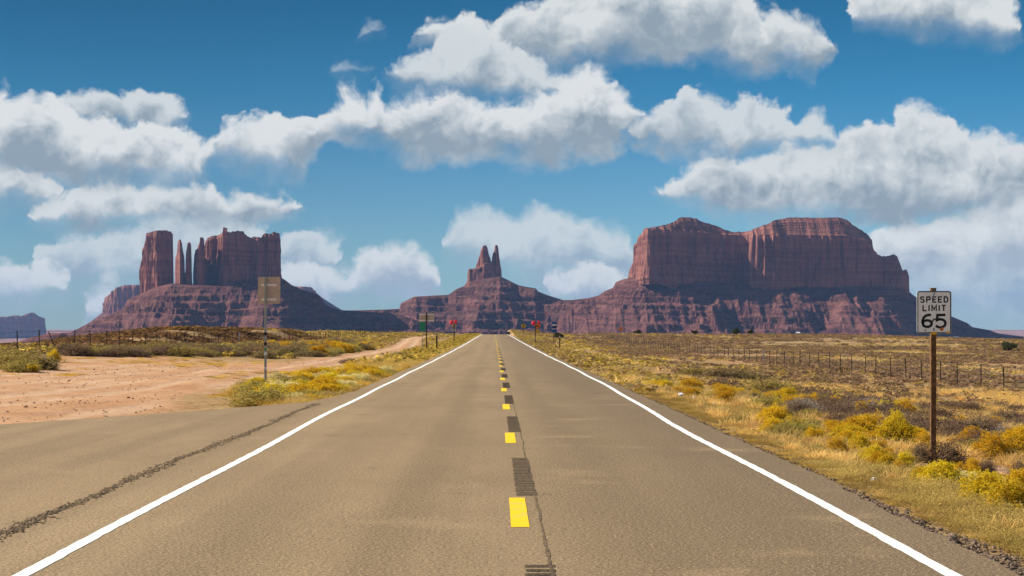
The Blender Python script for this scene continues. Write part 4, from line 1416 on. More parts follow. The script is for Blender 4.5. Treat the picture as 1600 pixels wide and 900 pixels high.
# right plain
far_zone(24000, 9, 120, 60, 330, .8, lambda x, y: fr(x, y) & (x > 9 + .02 * y) & (sagef(x / 1.5, y / 2) + r2.uniform(-.1, .1, len(x)) > .44), B + B + O, (.5, 1.2), (.22, .46))
far_zone(14000, 7, 120, 70, 330, .8, lambda x, y: fr(x, y) & (strawf(x / 1.6, y / 2.2) + r2.uniform(-.08, .08, len(x)) > .50), G + G + Yw[:1], (.5, 1.1), (.18, .38))
far_zone(15000, 6, 215, 300, 575, 1.0, lambda x, y: fr(x, y) & (sagef(x / 3, y / 2.5) + r2.uniform(-.1, .1, len(x)) > .46), B + B + O + D[:1], (.9, 1.8), (.35, .60))
far_zone(6500, 6, 215, 300, 575, 1.0, lambda x, y: fr(x, y) & (strawf(x / 4, y / 1.5) + r2.uniform(-.05, .05, len(x)) > .53), G + Yw[:1], (.9, 1.7), (.30, .50))
# right verge strip
far_zone(5200, 4.5, 8.5, 55, 520, .75, None, Yw + O + O + G, (.6, 1.0), (.25, .45))
far_zone(2600, 7, 20, 70, 520, .7, lambda x, y: strawf(x, y / 2) > .45, G + Yw, (.7, 1.2), (.3, .5))
# left verge strip and brush by the track
far_zone(5200, -8.6, -4.6, 100, 530, .7, lambda x, y: np.abs(x - track_x(y)) > np.interp(y, [100, 300], [2.0, 1.8]), Yw + Yw + G, (.7, 1.15), (.30, .55))
far_zone(7500, -60, -11, 115, 540, .75, lambda x, y: fr(x, y) & (np.abs(x - track_x(y)) > 2.2) & ((x > -27) | (y > 280)) & (bare_mask(x, y) < .4), Yw + Yw + O + D + G, (.8, 1.6), (.35, .62))
# hill behind the left fence
far_zone(9000, -105, -27, 112, 300, .85, lambda x, y: (np.abs(x) < .34 * y + 6) & (fbm(x / 6, y / 9, 0, 231, 3) + r2.uniform(-.1, .1, len(x)) > .42), O + D + D + B, (.9, 1.9), (.40, .70), (.72, .62, .52))
far_zone(2200, -75, -26, 98, 135, 1.0, lambda x, y: fr(x, y) & (x < -26.3), O + Yw + D + G, (.7, 1.4), (.3, .6))
mass('desert_scrub', far_p, np.concatenate(items))


# ---- stones and crumbled asphalt
def stone_mesh(seed):
    r = np.random.default_rng(seed)
    bm = bmesh.new()
    bmesh.ops.create_icosphere(bm, subdivisions=1, radius=.5)
    v = np.array([q.co for q in bm.verts])
    v *= r.uniform(.6, 1.2, (len(v), 1)) * [1, r.uniform(.6, 1), r.uniform(.4, .75)]
    f = np.array([[q.index for q in fc.verts] for fc in bm.faces])
    bm.free()
    return v, f


stones = [stone_mesh(500 + i) for i in range(8)]


def stone_mass(name, pts, mat):
    vs, fs, off = [], [], 0
    for x, y, z, s in pts:
        v, f = stones[r2.integers(0, 8)]
        a = r2.uniform(0, 6.28)
        R = np.array([[math.cos(a), -math.sin(a), 0], [math.sin(a), math.cos(a), 0], [0, 0, 1]])
        vs.append(v @ R.T * s + [x, y, z + s * .12])
        fs.append(f + off)
        off += len(v)
    o = mesh_np(name, np.concatenate(vs), np.concatenate(fs), mat)
    tag(o, kind='stuff')
    return o


def speckled(name, a, b, sc=6.0, rough=.95):
    m, t, out = new_mat(name)
    p = pos(t)
    g = t.noise(p, sc, 4, .7)
    principled(t, out, t.mix(t.ramp(g, .38, .62), a, b), rough, .15, g, .4, .02)
    return m


M_GRAV = speckled('crumbled asphalt', (.05, .036, .026), (.24, .17, .12), 7)
M_STONE = speckled('red stones', (.19, .10, .07), (.42, .25, .17), 3)
pts = []
for i in range(9000):
    y = 11 + 60 * r2.random() ** 2.0
    x = float(np.interp(y, [0, 13, 22, 60, 200], [3.84, 3.88, 4.0, 4.05, 4.1])) + .02 + abs(r2.normal(0, .20 + .16 * (math.sin(y * .55) > .1)))
    pts.append((x, y, float(ground(x, y)), r2.uniform(.015, .06) * (1.6 if r2.random() < .06 else 1)))
stone_mass('gravel', pts, M_GRAV)
pts = []
for i in range(2600):
    y = 35 + 75 * r2.random() ** 1.2
    x = r2.uniform(-30, -7)
    n_ = float(fbm(x / 5, y / 8, 0, 77, 3))
    if in_poly(x, y, APRON) or n_ < .46 + r2.uniform(-.05, .05) or bare_mask(x, y) < .5:
        continue
    pts.append((x, y, float(ground(x, y)), r2.uniform(.025, .08) * (1.8 if r2.random() < .04 else 1)))
for i in range(700):
    u = r2.random()
    x, y = -4.9 + 0.75 * u + r2.normal(0, .14), 45.5 + 9 * u + r2.normal(0, .3)
    if not in_poly(x, y, APRON) and x < -4.3:
        pts.append((x, y, float(ground(x, y)), r2.uniform(.03, .11)))
for i in range(500):
    x, y = r2.uniform(4.6, 14), r2.uniform(14, 45)
    pts.append((x, y, float(ground(x, y)), r2.uniform(.02, .07)))
stone_mass('stones', pts, M_STONE)

# ------------------------------------------------------------------ signs, posts, fences
class MB:
    """collects boxes, tubes and ribbons; build() links them as ONE mesh object"""
    def __init__(self):
        self.v, self.f4, self.f3, self.n = [], [], [], 0

    def add(self, v, f):
        v = np.asarray(v, float)
        self.v.append(v)
        for q in f:
            (self.f4 if len(q) == 4 else self.f3).append([i + self.n for i in q])
        self.n += len(v)
        return self

    def box(self, c, s, taper=1.0, rx=0.0, ry=0.0, rz=0.0, bevel=0.0):
        bm = bmesh.new()
        bmesh.ops.create_cube(bm, size=1.0)
        for q in bm.verts:
            k = taper if q.co.z > 0 else 1
            q.co = (q.co.x * s[0] * k, q.co.y * s[1] * k, q.co.z * s[2])
        if bevel:
            bmesh.ops.bevel(bm, geom=bm.edges[:], offset=bevel, segments=2, affect='EDGES', profile=.6)
        from mathutils import Euler
        R = np.array(Euler((rx, ry, rz)).to_matrix())
        bm.verts.index_update()
        v = np.array([q.co for q in bm.verts]) @ R.T + np.array(c)
        f = []
        for fc in bm.faces:
            ix = [q.index for q in fc.verts]
            if len(ix) > 4:
                f += [(ix[0], ix[i], ix[i + 1]) for i in range(1, len(ix) - 1)]
            else:
                f.append(ix)
        bm.free()
        return self.add(v, f)

    def tube(self, a, b, r, n=8):
        a, b = np.array(a, float), np.array(b, float)
        d = (b - a) / np.linalg.norm(b - a)
        u = np.cross(d, [0, 0, 1.0] if abs(d[2]) < .9 else [1.0, 0, 0])
        u /= np.linalg.norm(u)
        w = np.cross(d, u)
        t = np.linspace(0, 2 * math.pi, n, endpoint=False)
        ring = np.outer(np.cos(t), u) + np.outer(np.sin(t), w)
        v = np.concatenate([a + ring * r, b + ring * r, [a], [b]])
        f = [(i, (i + 1) % n, n + (i + 1) % n, n + i) for i in range(n)]
        f += [((i + 1) % n, i, 2 * n) for i in range(n)] + [(n + i, n + (i + 1) % n, 2 * n + 1) for i in range(n)]
        return self.add(v, f)

    def plate(self, outline, y0, y1):
        """a flat plate standing in x-z with the given outline"""
        n = len(outline)
        v = [(x, y0, z) for x, z in outline] + [(x, y1, z) for x, z in outline]
        c = np.mean(outline, 0)
        v += [(c[0], y0, c[1]), (c[0], y1, c[1])]
        f = [(i, (i + 1) % n, n + (i + 1) % n, n + i) for i in range(n)]
        f += [((i + 1) % n, i, 2 * n) for i in range(n)] + [(n + i, n + (i + 1) % n, 2 * n + 1) for i in range(n)]
        return self.add(v, f)

    def ribbon(self, pts, w, y, d=.001):
        """a stroke of paint in x-z with mitred bends, standing d proud at depth y (towards -y)"""
        p = np.array(pts, float)
        t = np.gradient(p, axis=0)
        seg = np.diff(p, axis=0)
        seg /= np.linalg.norm(seg, axis=1, keepdims=True) + 1e-9
        L, R = [], []
        for i in range(len(p)):
            s0 = seg[max(i - 1, 0)]
            s1 = seg[min(i, len(seg) - 1)]
            n0, n1 = np.array([-s0[1], s0[0]]), np.array([-s1[1], s1[0]])
            m = n0 + n1
            m /= np.linalg.norm(m) + 1e-9
            k = w / 2 / max(.45, float(m @ n0))
            L.append(p[i] + m * k)
            R.append(p[i] - m * k)
        n = len(p)
        v = [(q[0], y - d, q[1]) for q in L] + [(q[0], y - d, q[1]) for q in R] + [(q[0], y, q[1]) for q in L] + [(q[0], y, q[1]) for q in R]
        f = []
        for i in range(n - 1):
            f += [(i, n + i, n + i + 1, i + 1), (i, i + 1, 2 * n + i + 1, 2 * n + i), (n + i, 3 * n + i, 3 * n + i + 1, n + i + 1)]
        f += [(0, 2 * n, 3 * n, n), (n - 1, 2 * n - 1, 4 * n - 1, 3 * n - 1)]
        return self.add(v, f)

    def build(self, name, mat, parent=None, smooth=False):
        return mesh_np(name, np.concatenate(self.v), [np.array(q) for q in (self.f4, self.f3) if q], mat, parent, smooth=smooth)


def rounded(w, h, r, n=5):
    out = []
    for cx, cz, a0 in ((w / 2 - r, h / 2 - r, 0), (-w / 2 + r, h / 2 - r, 90), (-w / 2 + r, -h / 2 + r, 180), (w / 2 - r, -h / 2 + r, 270)):
        for k in range(n):
            a = math.radians(a0 + 90 * k / (n - 1))
            out.append((cx + r * math.cos(a), cz + r * math.sin(a)))
    return out


def arc(cx, cz, rx, rz, a0, a1, n=12):
    return [(cx + rx * math.cos(math.radians(a0 + (a1 - a0) * i / (n - 1))), cz + rz * math.sin(math.radians(a0 + (a1 - a0) * i / (n - 1)))) for i in range(n)]


# letter strokes in a unit cell: x 0..w, z 0..1
GLYPH = {
    'S': (.62, [arc(.31, .74, .25, .20, 20, 270, 12) + arc(.31, .26, .25, .25, 85, -160, 13)]),
    'P': (.62, [[(.07, 0), (.07, 1)], [(.07, .94), (.34, .94)] + arc(.34, .70, .22, .24, 90, -90, 9) + [(.07, .46)]]),
    'E': (.56, [[(.07, 0), (.07, 1)], [(.07, .94), (.54, .94)], [(.07, .51), (.47, .51)], [(.07, .06), (.54, .06)]]),
    'D': (.64, [[(.07, 0), (.07, 1)], [(.07, .94), (.28, .94)] + arc(.28, .5, .29, .44, 90, -90, 13) + [(.07, .06)]]),
    'L': (.56, [[(.07, 1), (.07, .06), (.54, .06)]]),
    'I': (.16, [[(.08, 0), (.08, 1)]]),
    'M': (.74, [[(.07, 0), (.07, .97), (.37, .25), (.67, .97), (.67, 0)]]),
    'T': (.58, [[(.02, .94), (.56, .94)], [(.29, .93), (.29, 0)]]),
    '6': (.70, [[(.60, .93), (.44, .93)] + arc(.46, .42, .39, .51, 95, 200, 10) + arc(.36, .30, .28, .24, 190, 540, 20)]),
    '5': (.72, [[(.66, .93), (.16, .93), (.13, .55), (.22, .60)] + arc(.34, .32, .32, .30, 100, -150, 18)]),
}


def write(mb, text, cx, cz, h, y, w, gap=.16, sx=1.0):
    total = sum(GLYPH[c][0] for c in text) + gap * (len(text) - 1)
    x = -total / 2
    for i, c in enumerate(text):
        wd, strokes = GLYPH[c]
        for k, s in enumerate(strokes):
            mb.ribbon([(cx + (x + px) * h * sx, cz + (pz - .5) * h) for px, pz in s], w, y - .0003 * k, .0012)
        x += wd + gap


def simple(name, col, rough=.6, spec=.3, metal=0.0, var=.25, sc=8.0):
    m, t, out = new_mat(name)
    g = t.noise(pos(t), sc, 5, .65)
    c = t.mix(t.ramp(g, .35, .68), tuple(q * (1 - var) for q in col), tuple(min(1, q * (1 + var * .6)) for q in col))
    principled(t, out, c, rough, spec, g, .15, .01, metal)
    return m


M_WOODPOST = simple('weathered brown timber', (.155, .082, .036), .85, .2, 0, .45, 14)
M_SIGNWHITE = simple('sign white', (.88, .88, .86), .45, .4, 0, .06, 20)
M_BLACK = simple('sign black', (.012, .012, .013), .5, .3, 0, .1)
M_GALV = simple('galvanised steel', (.36, .36, .34), .45, .5, .5, .3, 22)
M_BACK = simple('bare sign back', (.56, .43, .345), .5, .4, 0, .14, 6)
M_RAIL = simple('pale rail', (.86, .82, .78), .5, .4, 0, .08, 20)
M_POST = simple('dark steel post', (.045, .038, .033), .7, .3, .2, .3, 12)
M_GREY = simple('pale grey post', (.52, .50, .49), .7, .3, .1, .15, 12)
M_WIRE = simple('fence wire', (.10, .085, .075), .6, .4, .3, .1)
M_GREEN = simple('sign green', (.015, .27, .16), .45, .4, 0, .1)
M_BLUE = simple('sign blue', (.015, .13, .36), .45, .4, 0, .1)
M_ORANGE = simple('sign orange', (.85, .22, .015), .45, .4, 0, .1)
M_YELL = simple('sign yellow', (.80, .45, .02), .45, .4, 0, .1)
M_FLAG = simple('fluorescent red flag', (.95, .045, .075), .7, .2, 0, .08)
M_PAPER = simple('white paper', (.85, .86, .86), .8, .2, 0, .05)
M_DARKWOOD = simple('dark debris', (.045, .025, .016), .9, .1, 0, .4, 14)
M_REDST = simple('orange sticker', (.62, .17, .03), .6, .3, 0, .2, 40)
M_BLUEST = simple('pale blue sticker', (.42, .50, .52), .6, .3, 0, .2, 40)

# --- speed limit sign
gx_, gy_ = 7.84, 31.8
gz_ = float(ground(gx_, gy_))
sp = empty('speed_limit_sign', (gx_, gy_, gz_))
tag(sp, 'white speed limit 65 sign on a brown timber post in the right verge', 'road sign')
top = H + (VY - 449.5) * gy_ / F - gz_
MB().box((0, 0, (top - .3) / 2 - .02), (.094, .094, top + .3), bevel=.006).build('post', M_WOODPOST, sp)
pz0, pz1 = H + (VY - 521) * gy_ / F - gz_, H + (VY - 454.8) * gy_ / F - gz_
pw, ph, pc = .615, pz1 - pz0, (pz0 + pz1) / 2
mb = MB()
mb.plate([(x + .005, z + pc) for x, z in rounded(pw, ph, .038)], -.062, -.050)
panel = mb.build('sign_panel', M_SIGNWHITE, sp)
mb = MB()
ring = [(x + .005, z + pc) for x, z in rounded(pw - .024, ph - .024, .034, 6)]
mb.ribbon(ring + ring[:2], .019, -.062)
mb.build('border', M_BLACK, panel)
mb = MB()
write(mb, 'SPEED', .005, pz1 - .152, .106, -.062, .0245, .24, 1.20)
write(mb, 'LIMIT', .005, pz1 - .306, .106, -.062, .0245, .24, 1.24)
mb.build('lettering', M_BLACK, panel)
mb = MB()
write(mb, '65', .0, pz1 - .535, .245, -.062, .046, .14, 1.17)
# the bar scrawled between the two digits
mb.ribbon([(-.07, pz1 - .552), (-.02, pz1 - .535), (.0, pz1 - .508), (.05, pz1 - .50)], .026, -.0628)
mb.build('speed_digits', M_BLACK, panel)
mb = MB()
mb.ribbon([(.012, pz1 - .028), (.008, pz1 - .05), (-.012, pz1 - .085)], .016, -.0632)
mb.ribbon([(.0, pz0 + .10), (.002, pz0 + .045)], .016, -.0632)
mb.ribbon([(-.02, pz0 + .078), (.01, pz0 + .066)], .010, -.0638)
mb.build('paint_mark', M_BLACK, panel)
MB().plate([(x + .14, z + pz0 + .075) for x, z in rounded(.06, .055, .004, 2)], -.0645, -.062).build('sticker', M_REDST, panel)
MB().plate([(x + .255, z + pz0 + .018) for x, z in rounded(.068, .034, .004, 2)], -.0645, -.062).build('sticker', M_YELL, panel)
MB().plate([(x - .155, z + pz0 + .055) for x, z in rounded(.046, .040, .004, 2)], -.0645, -.062).build('sticker', M_BLUEST, panel)
MB().box((0, -.066, pz0 + .005), (.105, .012, .05)).build('bracket', M_YELL, sp)
MB().box((.0, .0, top - .0125), (.100, .100, .014), bevel=.003).build('post_cap', M_WOODPOST, sp)

# --- sign on the left, seen from behind
sx, sy = -7.62, 58.6
sz = float(ground(sx, sy))
rs = empty('road_sign', (sx, sy, sz))
tag(rs, 'tall rear facing road sign with bare tan back on a stickered metal post', 'road sign')
s_ = sy / F
t1 = H + (VY - 433) * s_ - sz
MB().box((0, 0, t1 / 2 - .15), (.072, .072, t1 + .3 - .02), bevel=.006).build('post', M_GALV, rs)
b0, b1 = H + (VY - 474.5) * s_ - sz, H + (VY - 432.5) * s_ - sz
MB().plate([(x + .115, z + (b0 + b1) / 2) for x, z in rounded(.74, b1 - b0, .04)], .056, .062).build('sign_panel', M_BACK, rs)
for zz in (b1 - .27, b0 + .14):
    MB().box((.11, .046, zz), (.50, .018, .075), bevel=.004).build('bracket', M_RAIL, rs)
for zz, hh, mt in ((1.95, .10, M_BLACK), (1.62, .12, M_BLACK), (1.44, .07, M_GREEN), (1.30, .10, M_PAPER), (1.05, .07, M_BLUEST), (.82, .08, M_PAPER)):
    MB().box((0, 0, zz), (.080, .080, hh)).build('sticker', mt, rs)


def post_sign(name, px, d, pybase, label, cat='road sign', post=M_POST, pw=.07):
    x = (px - VX) * d / F
    z = float(ground(x, d))
    r = empty(name, (x, d, z))
    tag(r, label, cat)
    return r, x, z, lambda py: H + (VY - py) * d / F - z, d / F


def add_panel(r, cx, cz, w, h, mat, y=-.05, name='sign_panel', rad=.03):
    return MB().plate([(x + cx, z + cz) for x, z in rounded(w, h, rad)], y - .006, y).build(name, mat, r)


def add_diamond(r, cx, cz, s, mat, y=-.05, name='sign_panel'):
    q = [(0, s), (-s, 0), (0, -s), (s, 0)]
    return MB().plate([(cx + a, cz + b) for a, b in q], y - .006, y).build(name, mat, r)


def add_post(r, top, w=.08, mat=M_POST, x=0):
    return MB().box((x, 0, top / 2 - .15), (w, w, top + .3), bevel=.005).build('post', mat, r)


def add_flag(r, cx, cz, s, side, mat=M_FLAG):
    """a square cloth flag sagging from a short staff"""
    n = 6
    v = []
    for i in range(n):
        for j in range(n):
            u, w = i / (n - 1), j / (n - 1)
            v.append((cx + side * s * (u * .9 + .12 * math.sin(3 * w)), -.10 + .12 * s * math.sin(5 * u + 2 * w), cz + s * (w - .55) - .22 * s * u * u))
    o = mesh_np('flag', v, grid_faces(n, n), mat, r, smooth=True)
    m = o.modifiers.new('cloth thickness', 'SOLIDIFY')
    m.thickness = .012
    MB().tube((cx * .3, -.06, cz - .75 * s), (cx + side * .04, -.10, cz + .5 * s), .016, 6).build('flag_staff', M_WOODPOST, r)
    return o


# green sign and guide sign back, left
r, x, z, zt, s = post_sign('mile_marker', 660, 170, 542, 'narrow green sign on a thin pale post beside the dirt track')
add_post(r, zt(503), .07, M_GREY)
add_panel(r, 0, (zt(503) + zt(517.5)) / 2, 8.5 * s, 14.5 * s, M_GREEN)
r, x, z, zt, s = post_sign('guide_sign', 666.5, 168, 543, 'wide rear facing guide sign with pale rails on a dark post')
add_post(r, zt(488), .11, M_POST)
add_panel(r, 0, (zt(489.5) + zt(502.5)) / 2, 24 * s, 13 * s, M_BACK, .09)
for py in (491.3, 501):
    MB().box((0, .078, zt(py)), (23 * s, .02, 2.2 * s)).build('bracket', M_RAIL, r)
r, x, z, zt, s = post_sign('delineator', 682.5, 160, 545, 'dark marker post standing alone between the guide sign and the left edge line', 'marker post')
add_post(r, zt(521), .13, M_POST)
MB().box((0, -.07, zt(523.5)), (.09, .008, .18)).build('reflector', M_GREY, r)
# warning sign seen from behind with two flags, left
r, x, z, zt, s = post_sign('warning_sign', 709.5, 268, 533, 'rear facing diamond warning sign with red flags left of the road')
add_post(r, zt(506), .12, M_POST)
add_diamond(r, 0, zt(509), 5.2 * s, M_BACK, .09)
add_panel(r, 0, zt(516), 4.5 * s, 4.2 * s, M_RAIL, .09, 'plaque')
add_flag(r, -.10, zt(503), 5.6 * s, -1)
add_flag(r, -.04, zt(502), 5.2 * s, 1)
# right side
r, x, z, zt, s = post_sign('warning_sign', 818, 420, 531, 'small yellow diamond warning sign far off right of the crest')
add_post(r, zt(506), .12, M_POST)
p = add_diamond(r, 0, zt(509.3), 4.4 * s, M_YELL)
MB().ribbon([(-.9 * s, zt(511)), (.0, zt(509.2)), (.5 * s, zt(507.6))], 1.3 * s, -.057).build('arrow', M_BLACK, p)
r, x, z, zt, s = post_sign('warning_sign', 838.5, 295, 536, 'orange diamond warning sign with a red flag and yellow plaque')
add_post(r, zt(506), .13, M_POST, -2.2 * s)
p = add_diamond(r, 1.5 * s, zt(509), 5.4 * s, M_ORANGE)
MB().plate([(1.5 * s + a * s, zt(509.6) + b * s) for a, b in ((-2.4, -.9), (2.4, -.9), (2.0, .6), (.6, 1.1), (-1.6, .9))], -.060, -.056).build('pictogram', M_BLACK, p)
add_panel(r, 1.2 * s, zt(517.5), 6.2 * s, 6.0 * s, M_YELL, name='plaque')
add_flag(r, -.15, zt(504), 6.2 * s, -1)
add_flag(r, .10, zt(503.2), 4.6 * s, 1)
r, x, z, zt, s = post_sign('scenic_view_sign', 866.3, 258, 541, 'blue sign with a landscape picture above a smaller blue plaque')
for q in (-1.2, 1.0):
    add_post(r, zt(521), .09, M_WOODPOST, q * s)
p = add_panel(r, 0, zt(508), 8.2 * s, 10.4 * s, M_BLUE)
MB().plate([(a * s, zt(508 - b)) for a, b in ((-3.4, -1.2), (3.4, -1.4), (3.4, .4), (1.2, 1.6), (-.6, 1.1), (-3.4, 1.5))], -.060, -.056).build('pictogram', M_PAPER, p)
MB().plate([(a * s, zt(508 - b)) for a, b in ((-3.4, -3.6), (3.4, -3.6), (3.4, -1.4), (1.0, -.7), (-1.5, -1.8), (-3.4, -2.4))], -.060, -.056).build('pictogram', M_DARKWOOD, p)
add_panel(r, 0, zt(517.3), 8.2 * s, 4.8 * s, M_BLUE, name='plaque')
r, x, z, zt, s = post_sign('delineator', 874.5, 205, 547, 'brown marker post with a white reflector below the blue sign', 'marker post')
add_post(r, zt(523), .14, M_WOODPOST)
MB().box((0, -.075, zt(526.3)), (.11, .010, .22)).build('reflector', M_PAPER, r)
for px, d, lab in ((736, 440, 'thin dark marker post far up the left edge line before the crest'), (803.5, 430, 'thin brown marker post beside the right edge line near the crest'),
                   (812, 400, 'pale thin marker post near the small yellow diamond sign')):
    r, x, z, zt, s = post_sign('delineator', px, d, 530, lab, 'marker post')
    add_post(r, 1.25, .12, M_GREY if px == 812 else M_WOODPOST)
    MB().box((0, -.065, 1.1), (.09, .010, .16)).build('reflector', M_PAPER, r)
r, x, z, zt, s = post_sign('warning_sign', 970, 520, 524, 'tiny orange sign standing at the edge of the right plain')
add_post(r, zt(513), .12, M_POST)
add_diamond(r, 0, zt(514.3), 4.2 * s, M_ORANGE)


# --- wire fences
def fence(label, xs, y0, y1, step, group=None, pale=(), height=1.38, tilt=None):
    n = int((y1 - y0) / step)
    root = empty('wire_fence', (float(xs(y0)), y0, float(ground(xs(y0), y0))))
    tag(root, label, 'fence', group)
    o3 = np.array(root.location)
    mb = MB()
    mb.box((0, 0, height / 2 - .2), (.060, .014, height + .4))
    mb.box((0, .026, height / 2 - .2), (.016, .040, height + .4))
    me0 = mb.build('fence_post', M_POST, root)
    first = me0
    pts = []
    fr_ = np.random.default_rng(5)
    for i in range(n):
        y = y0 + i * step * (1 + 0 * i) + fr_.normal(0, .12)
        x = float(xs(y)) + fr_.normal(0, .05)
        z = float(ground(x, y))
        if i == 0:
            o = first
        else:
            o = first.copy()
            C.objects.link(o)
        if i in pale:
            o.data = first.data.copy()
            o.data.materials[0] = M_GREY
            o.scale = (2.2, 4, .95)
            o['label'] = 'pale grey thicker fence post'
        o.parent = root
        o.location = np.array([x, y, z]) - o3
        lean = fr_.normal(0, .02)
        if tilt and i == tilt:
            lean = -.42
            o['label'] = 'fence post leaning over to the left'
        o.rotation_euler = (fr_.normal(0, .02), lean, fr_.normal(0, .15))
        pts.append((x, y, z + height))
    for k, dz in enumerate((-.08, -.38, -.68, -.98)):
        mb = MB()
        for a, b in zip(pts[:-1], pts[1:]):
            m_ = ((a[0] + b[0]) / 2, (a[1] + b[1]) / 2, (a[2] + b[2]) / 2 + dz - .03)
            mb.tube((a[0], a[1], a[2] + dz), m_, .011, 4)
            mb.tube(m_, (b[0], b[1], b[2] + dz), .011, 4)
        w = mb.build('wire', M_WIRE, root)
        w.location = -o3
    return root


fence('long wire fence of dark steel posts crossing the right plain', lambda y: 27.2 + 0 * np.asarray(y), 81.6, 530, 4.5, pale=(22,))
fence('wire fence of dark steel posts along the scrub hill left of the road', lambda y: -27.5 + 0 * np.asarray(y), 88.3, 520, 4.6, pale=(22,), tilt=5)

# --- trees and bushes standing on the skyline
def juniper(px, d, w, h, label, seed):
    x = (px - VX) * d / F
    z = float(ground(x, d))
    r = empty('juniper_tree', (x, d, z))
    tag(r, label, 'tree')
    q = np.random.default_rng(seed)
    mb = MB()
    for k in range(4):
        a = q.uniform(0, 6.28)
        m_ = (.18 * w * math.cos(a), .18 * w * math.sin(a), h * .35)
        mb.tube((.04 * w * math.cos(a), .04 * w * math.sin(a), -.1), m_, .06 + .01 * w, 6)
        mb.tube(m_, (.3 * w * math.cos(a), .3 * w * math.sin(a), h * .65), .035, 5)
    mb.build('trunk', M_DARKWOOD, r)
    p = Plant()
    n = 900
    c = q.normal(size=(9, 3)) * [.24 * w, .24 * w, .14 * h] + [0, 0, .56 * h]
    i = q.integers(0, 9, n)
    pts_ = c[i] + unit(q.normal(size=(n, 3))) * q.random((n, 1)) ** .5 * [.22 * w, .22 * w, .24 * h]
    pts_[:, 2] = np.clip(pts_[:, 2], .05 * h, h)
    p.specks(pts_, .16 + .16 * q.random(n), q, jit((.055, .062, .028), n, q, .4))
    o = bpy.data.objects.new('crown', plant_mesh('crown', p.arrays()))
    C.objects.link(o)
    o.parent = r


juniper(997, 545, 2.4, 1.5, 'small dark juniper on the skyline just left of the great mesa centre', 1)
juniper(1085, 545, 1.9, 1.6, 'small dark juniper alone on the skyline right of the first one', 2)
juniper(1150, 548, 4.4, 1.9, 'broad low dark juniper on the skyline of the right plain', 3)
juniper(1173, 552, 1.4, 1.8, 'little narrow juniper just right of the broad low one', 4)
juniper(872, 420, 2.4, 1.5, 'dark juniper bush behind the marker post with the white reflector', 5)
juniper(795.5, 500, 1.1, .9, 'dark little bush beside the right edge line at the crest', 6)
juniper(1577, 300, 2.6, 1.75, 'round dark green juniper on the plain right of the speed limit sign', 7)

# --- litter and debris in the verge
def litter(px, py, size, label, seed, mat=M_PAPER, name='paper_scrap', cat='litter', flat=.55, lift=.30):
    x, y, z = unproject(px, py)
    q = np.random.default_rng(seed)
    bm = bmesh.new()
    bmesh.ops.create_icosphere(bm, subdivisions=2, radius=.5)
    v = np.array([k.co for k in bm.verts])
    v = v * (1 + .55 * (q.random((len(v), 1)) - .5)) * [1, .8, flat]
    f = np.array([[k.index for k in c.verts] for c in bm.faces])
    bm.free()
    s = size * y / F
    o = mesh_np(name, v * s, f, mat)
    o.location = (x, y, z + lift * s)
    o.rotation_euler = (0, 0, q.uniform(0, 6))
    tag(o, label, cat, kind='thing')


litter(1365, 756, 11, 'largest crumpled white paper in the weeds near the right road edge', 1, flat=.8, lift=.5)
litter(1345, 748, 6, 'small white scrap up and left of the largest crumpled paper', 2)
litter(1360, 762, 4, 'tiny white scrap just below the largest crumpled paper', 3)
litter(1064, 627, 9, 'flat white litter in the verge left of the other white pieces', 4, lift=1.2)
litter(1084, 628, 6, 'small pale litter between two whiter pieces along the verge', 5, lift=1.2)
litter(1124, 631, 9, 'white paper litter at the right end of the verge cluster', 6, lift=1.2)
litter(1116, 636, 6, 'pale torn paper just left of the right white piece in the verge', 7, lift=.8)
litter(1200, 638, 6, 'white litter below the big feathery olive shrub', 8, lift=1.0)
litter(1264, 641, 9, 'white litter up the slope from the dark green round shrub', 9, lift=.8)
litter(1278, 646, 8, 'flat pale litter right beside another white piece on the slope', 10, flat=.3, lift=.8)
litter(1345, 683, 7, 'white scraps at the left end of the low dark brown sagebrush', 11, lift=1.0)
litter(1447, 674, 6, 'white scrap of litter lying just left of the speed limit post', 12, lift=.8)
litter(1434, 667, 6, 'pale scrap of litter in straw further left of the speed limit post', 13, lift=.8)
litter(1240, 690, 18, 'dark brown lump of debris in the grass below the twin yellow bushes', 14, M_DARKWOOD, 'debris_lump', 'debris', .5, .25)
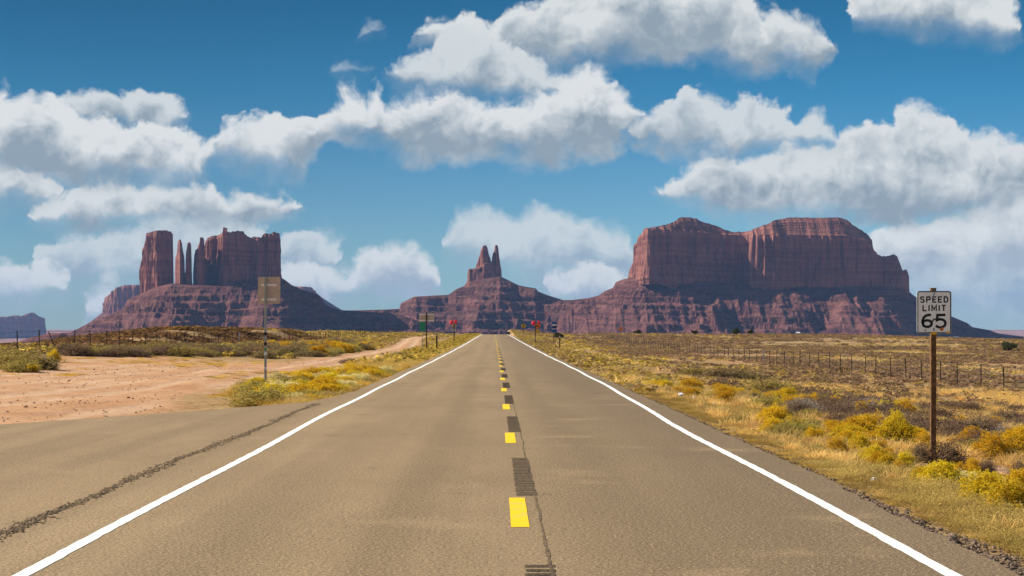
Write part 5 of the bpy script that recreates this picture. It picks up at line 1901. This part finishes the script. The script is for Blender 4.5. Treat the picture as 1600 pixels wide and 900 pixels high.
litter(1262, 694, 8, 'smaller dark brown debris to the right of the larger lump', 15, M_DARKWOOD, 'debris_lump', 'debris', .5, .25)


# --- far buildings at the foot of the mesa
bpy.context.view_layer.update()
dg = bpy.context.evaluated_depsgraph_get()


def far_point(px, py, ymin=1500):
    d = Vector(((px - VX) / F, 1.0, (VY - py) / F)).normalized()
    o = Vector((0, 0, H)) + d * ymin
    for _ in range(4):
        hit, loc, nrm, idx, ob, mt = S.ray_cast(dg, o, d)
        if not hit:
            return None
        if ob.name != 'haze':
            return loc
        o = loc + d * .5
    return None


M_WALLW = simple('white plaster', (.80, .80, .80), .8, .2, 0, .05, .3)
M_ROOFD = simple('dark roof', (.06, .05, .055), .8, .2, 0, .2, .3)


def house(px, py, w, h, label, wall, ymin=1500):
    loc = far_point(px, py, ymin)
    if loc is None:
        return
    s = loc.y / F
    r = empty('house', (loc.x, loc.y, loc.z))
    tag(r, label, 'house')
    W_, H_ = w * s, h * s
    wl = MB().box((0, 0, H_ * .35 - 1.0), (W_, W_ * .6, H_ * .7 + 2.0)).build('wall', wall, r)
    v = [(-W_ * .54, -W_ * .34, H_ * .70), (W_ * .54, -W_ * .34, H_ * .70), (W_ * .54, W_ * .34, H_ * .70), (-W_ * .54, W_ * .34, H_ * .70), (-W_ * .54, 0, H_), (W_ * .54, 0, H_)]
    MB().add(v, [(0, 1, 5, 4), (2, 3, 4, 5), (0, 4, 3), (1, 2, 5), (3, 2, 1, 0)]).build('roof', M_ROOFD if wall is not M_WALLW else M_PAPER, r)
    for k in (-.25, .25):
        MB().box((k * W_, -W_ * .305, H_ * .38), (W_ * .14, .12, H_ * .26)).build('window', M_BLACK, wl)


house(1494, 529.3, 7, 4, 'tiny white house at the shaded foot of the great mesa right of the sign', M_WALLW)
house(1207, 522.6, 14, 4, 'long low dark building at the foot of the great mesa', M_ROOFD)
house(1247, 522.4, 6, 3.6, 'small pale building just right of the long low dark one', M_WALLW)
house(1257, 522.6, 8, 2.6, 'small dark shed touching the pale building below the mesa', M_ROOFD)
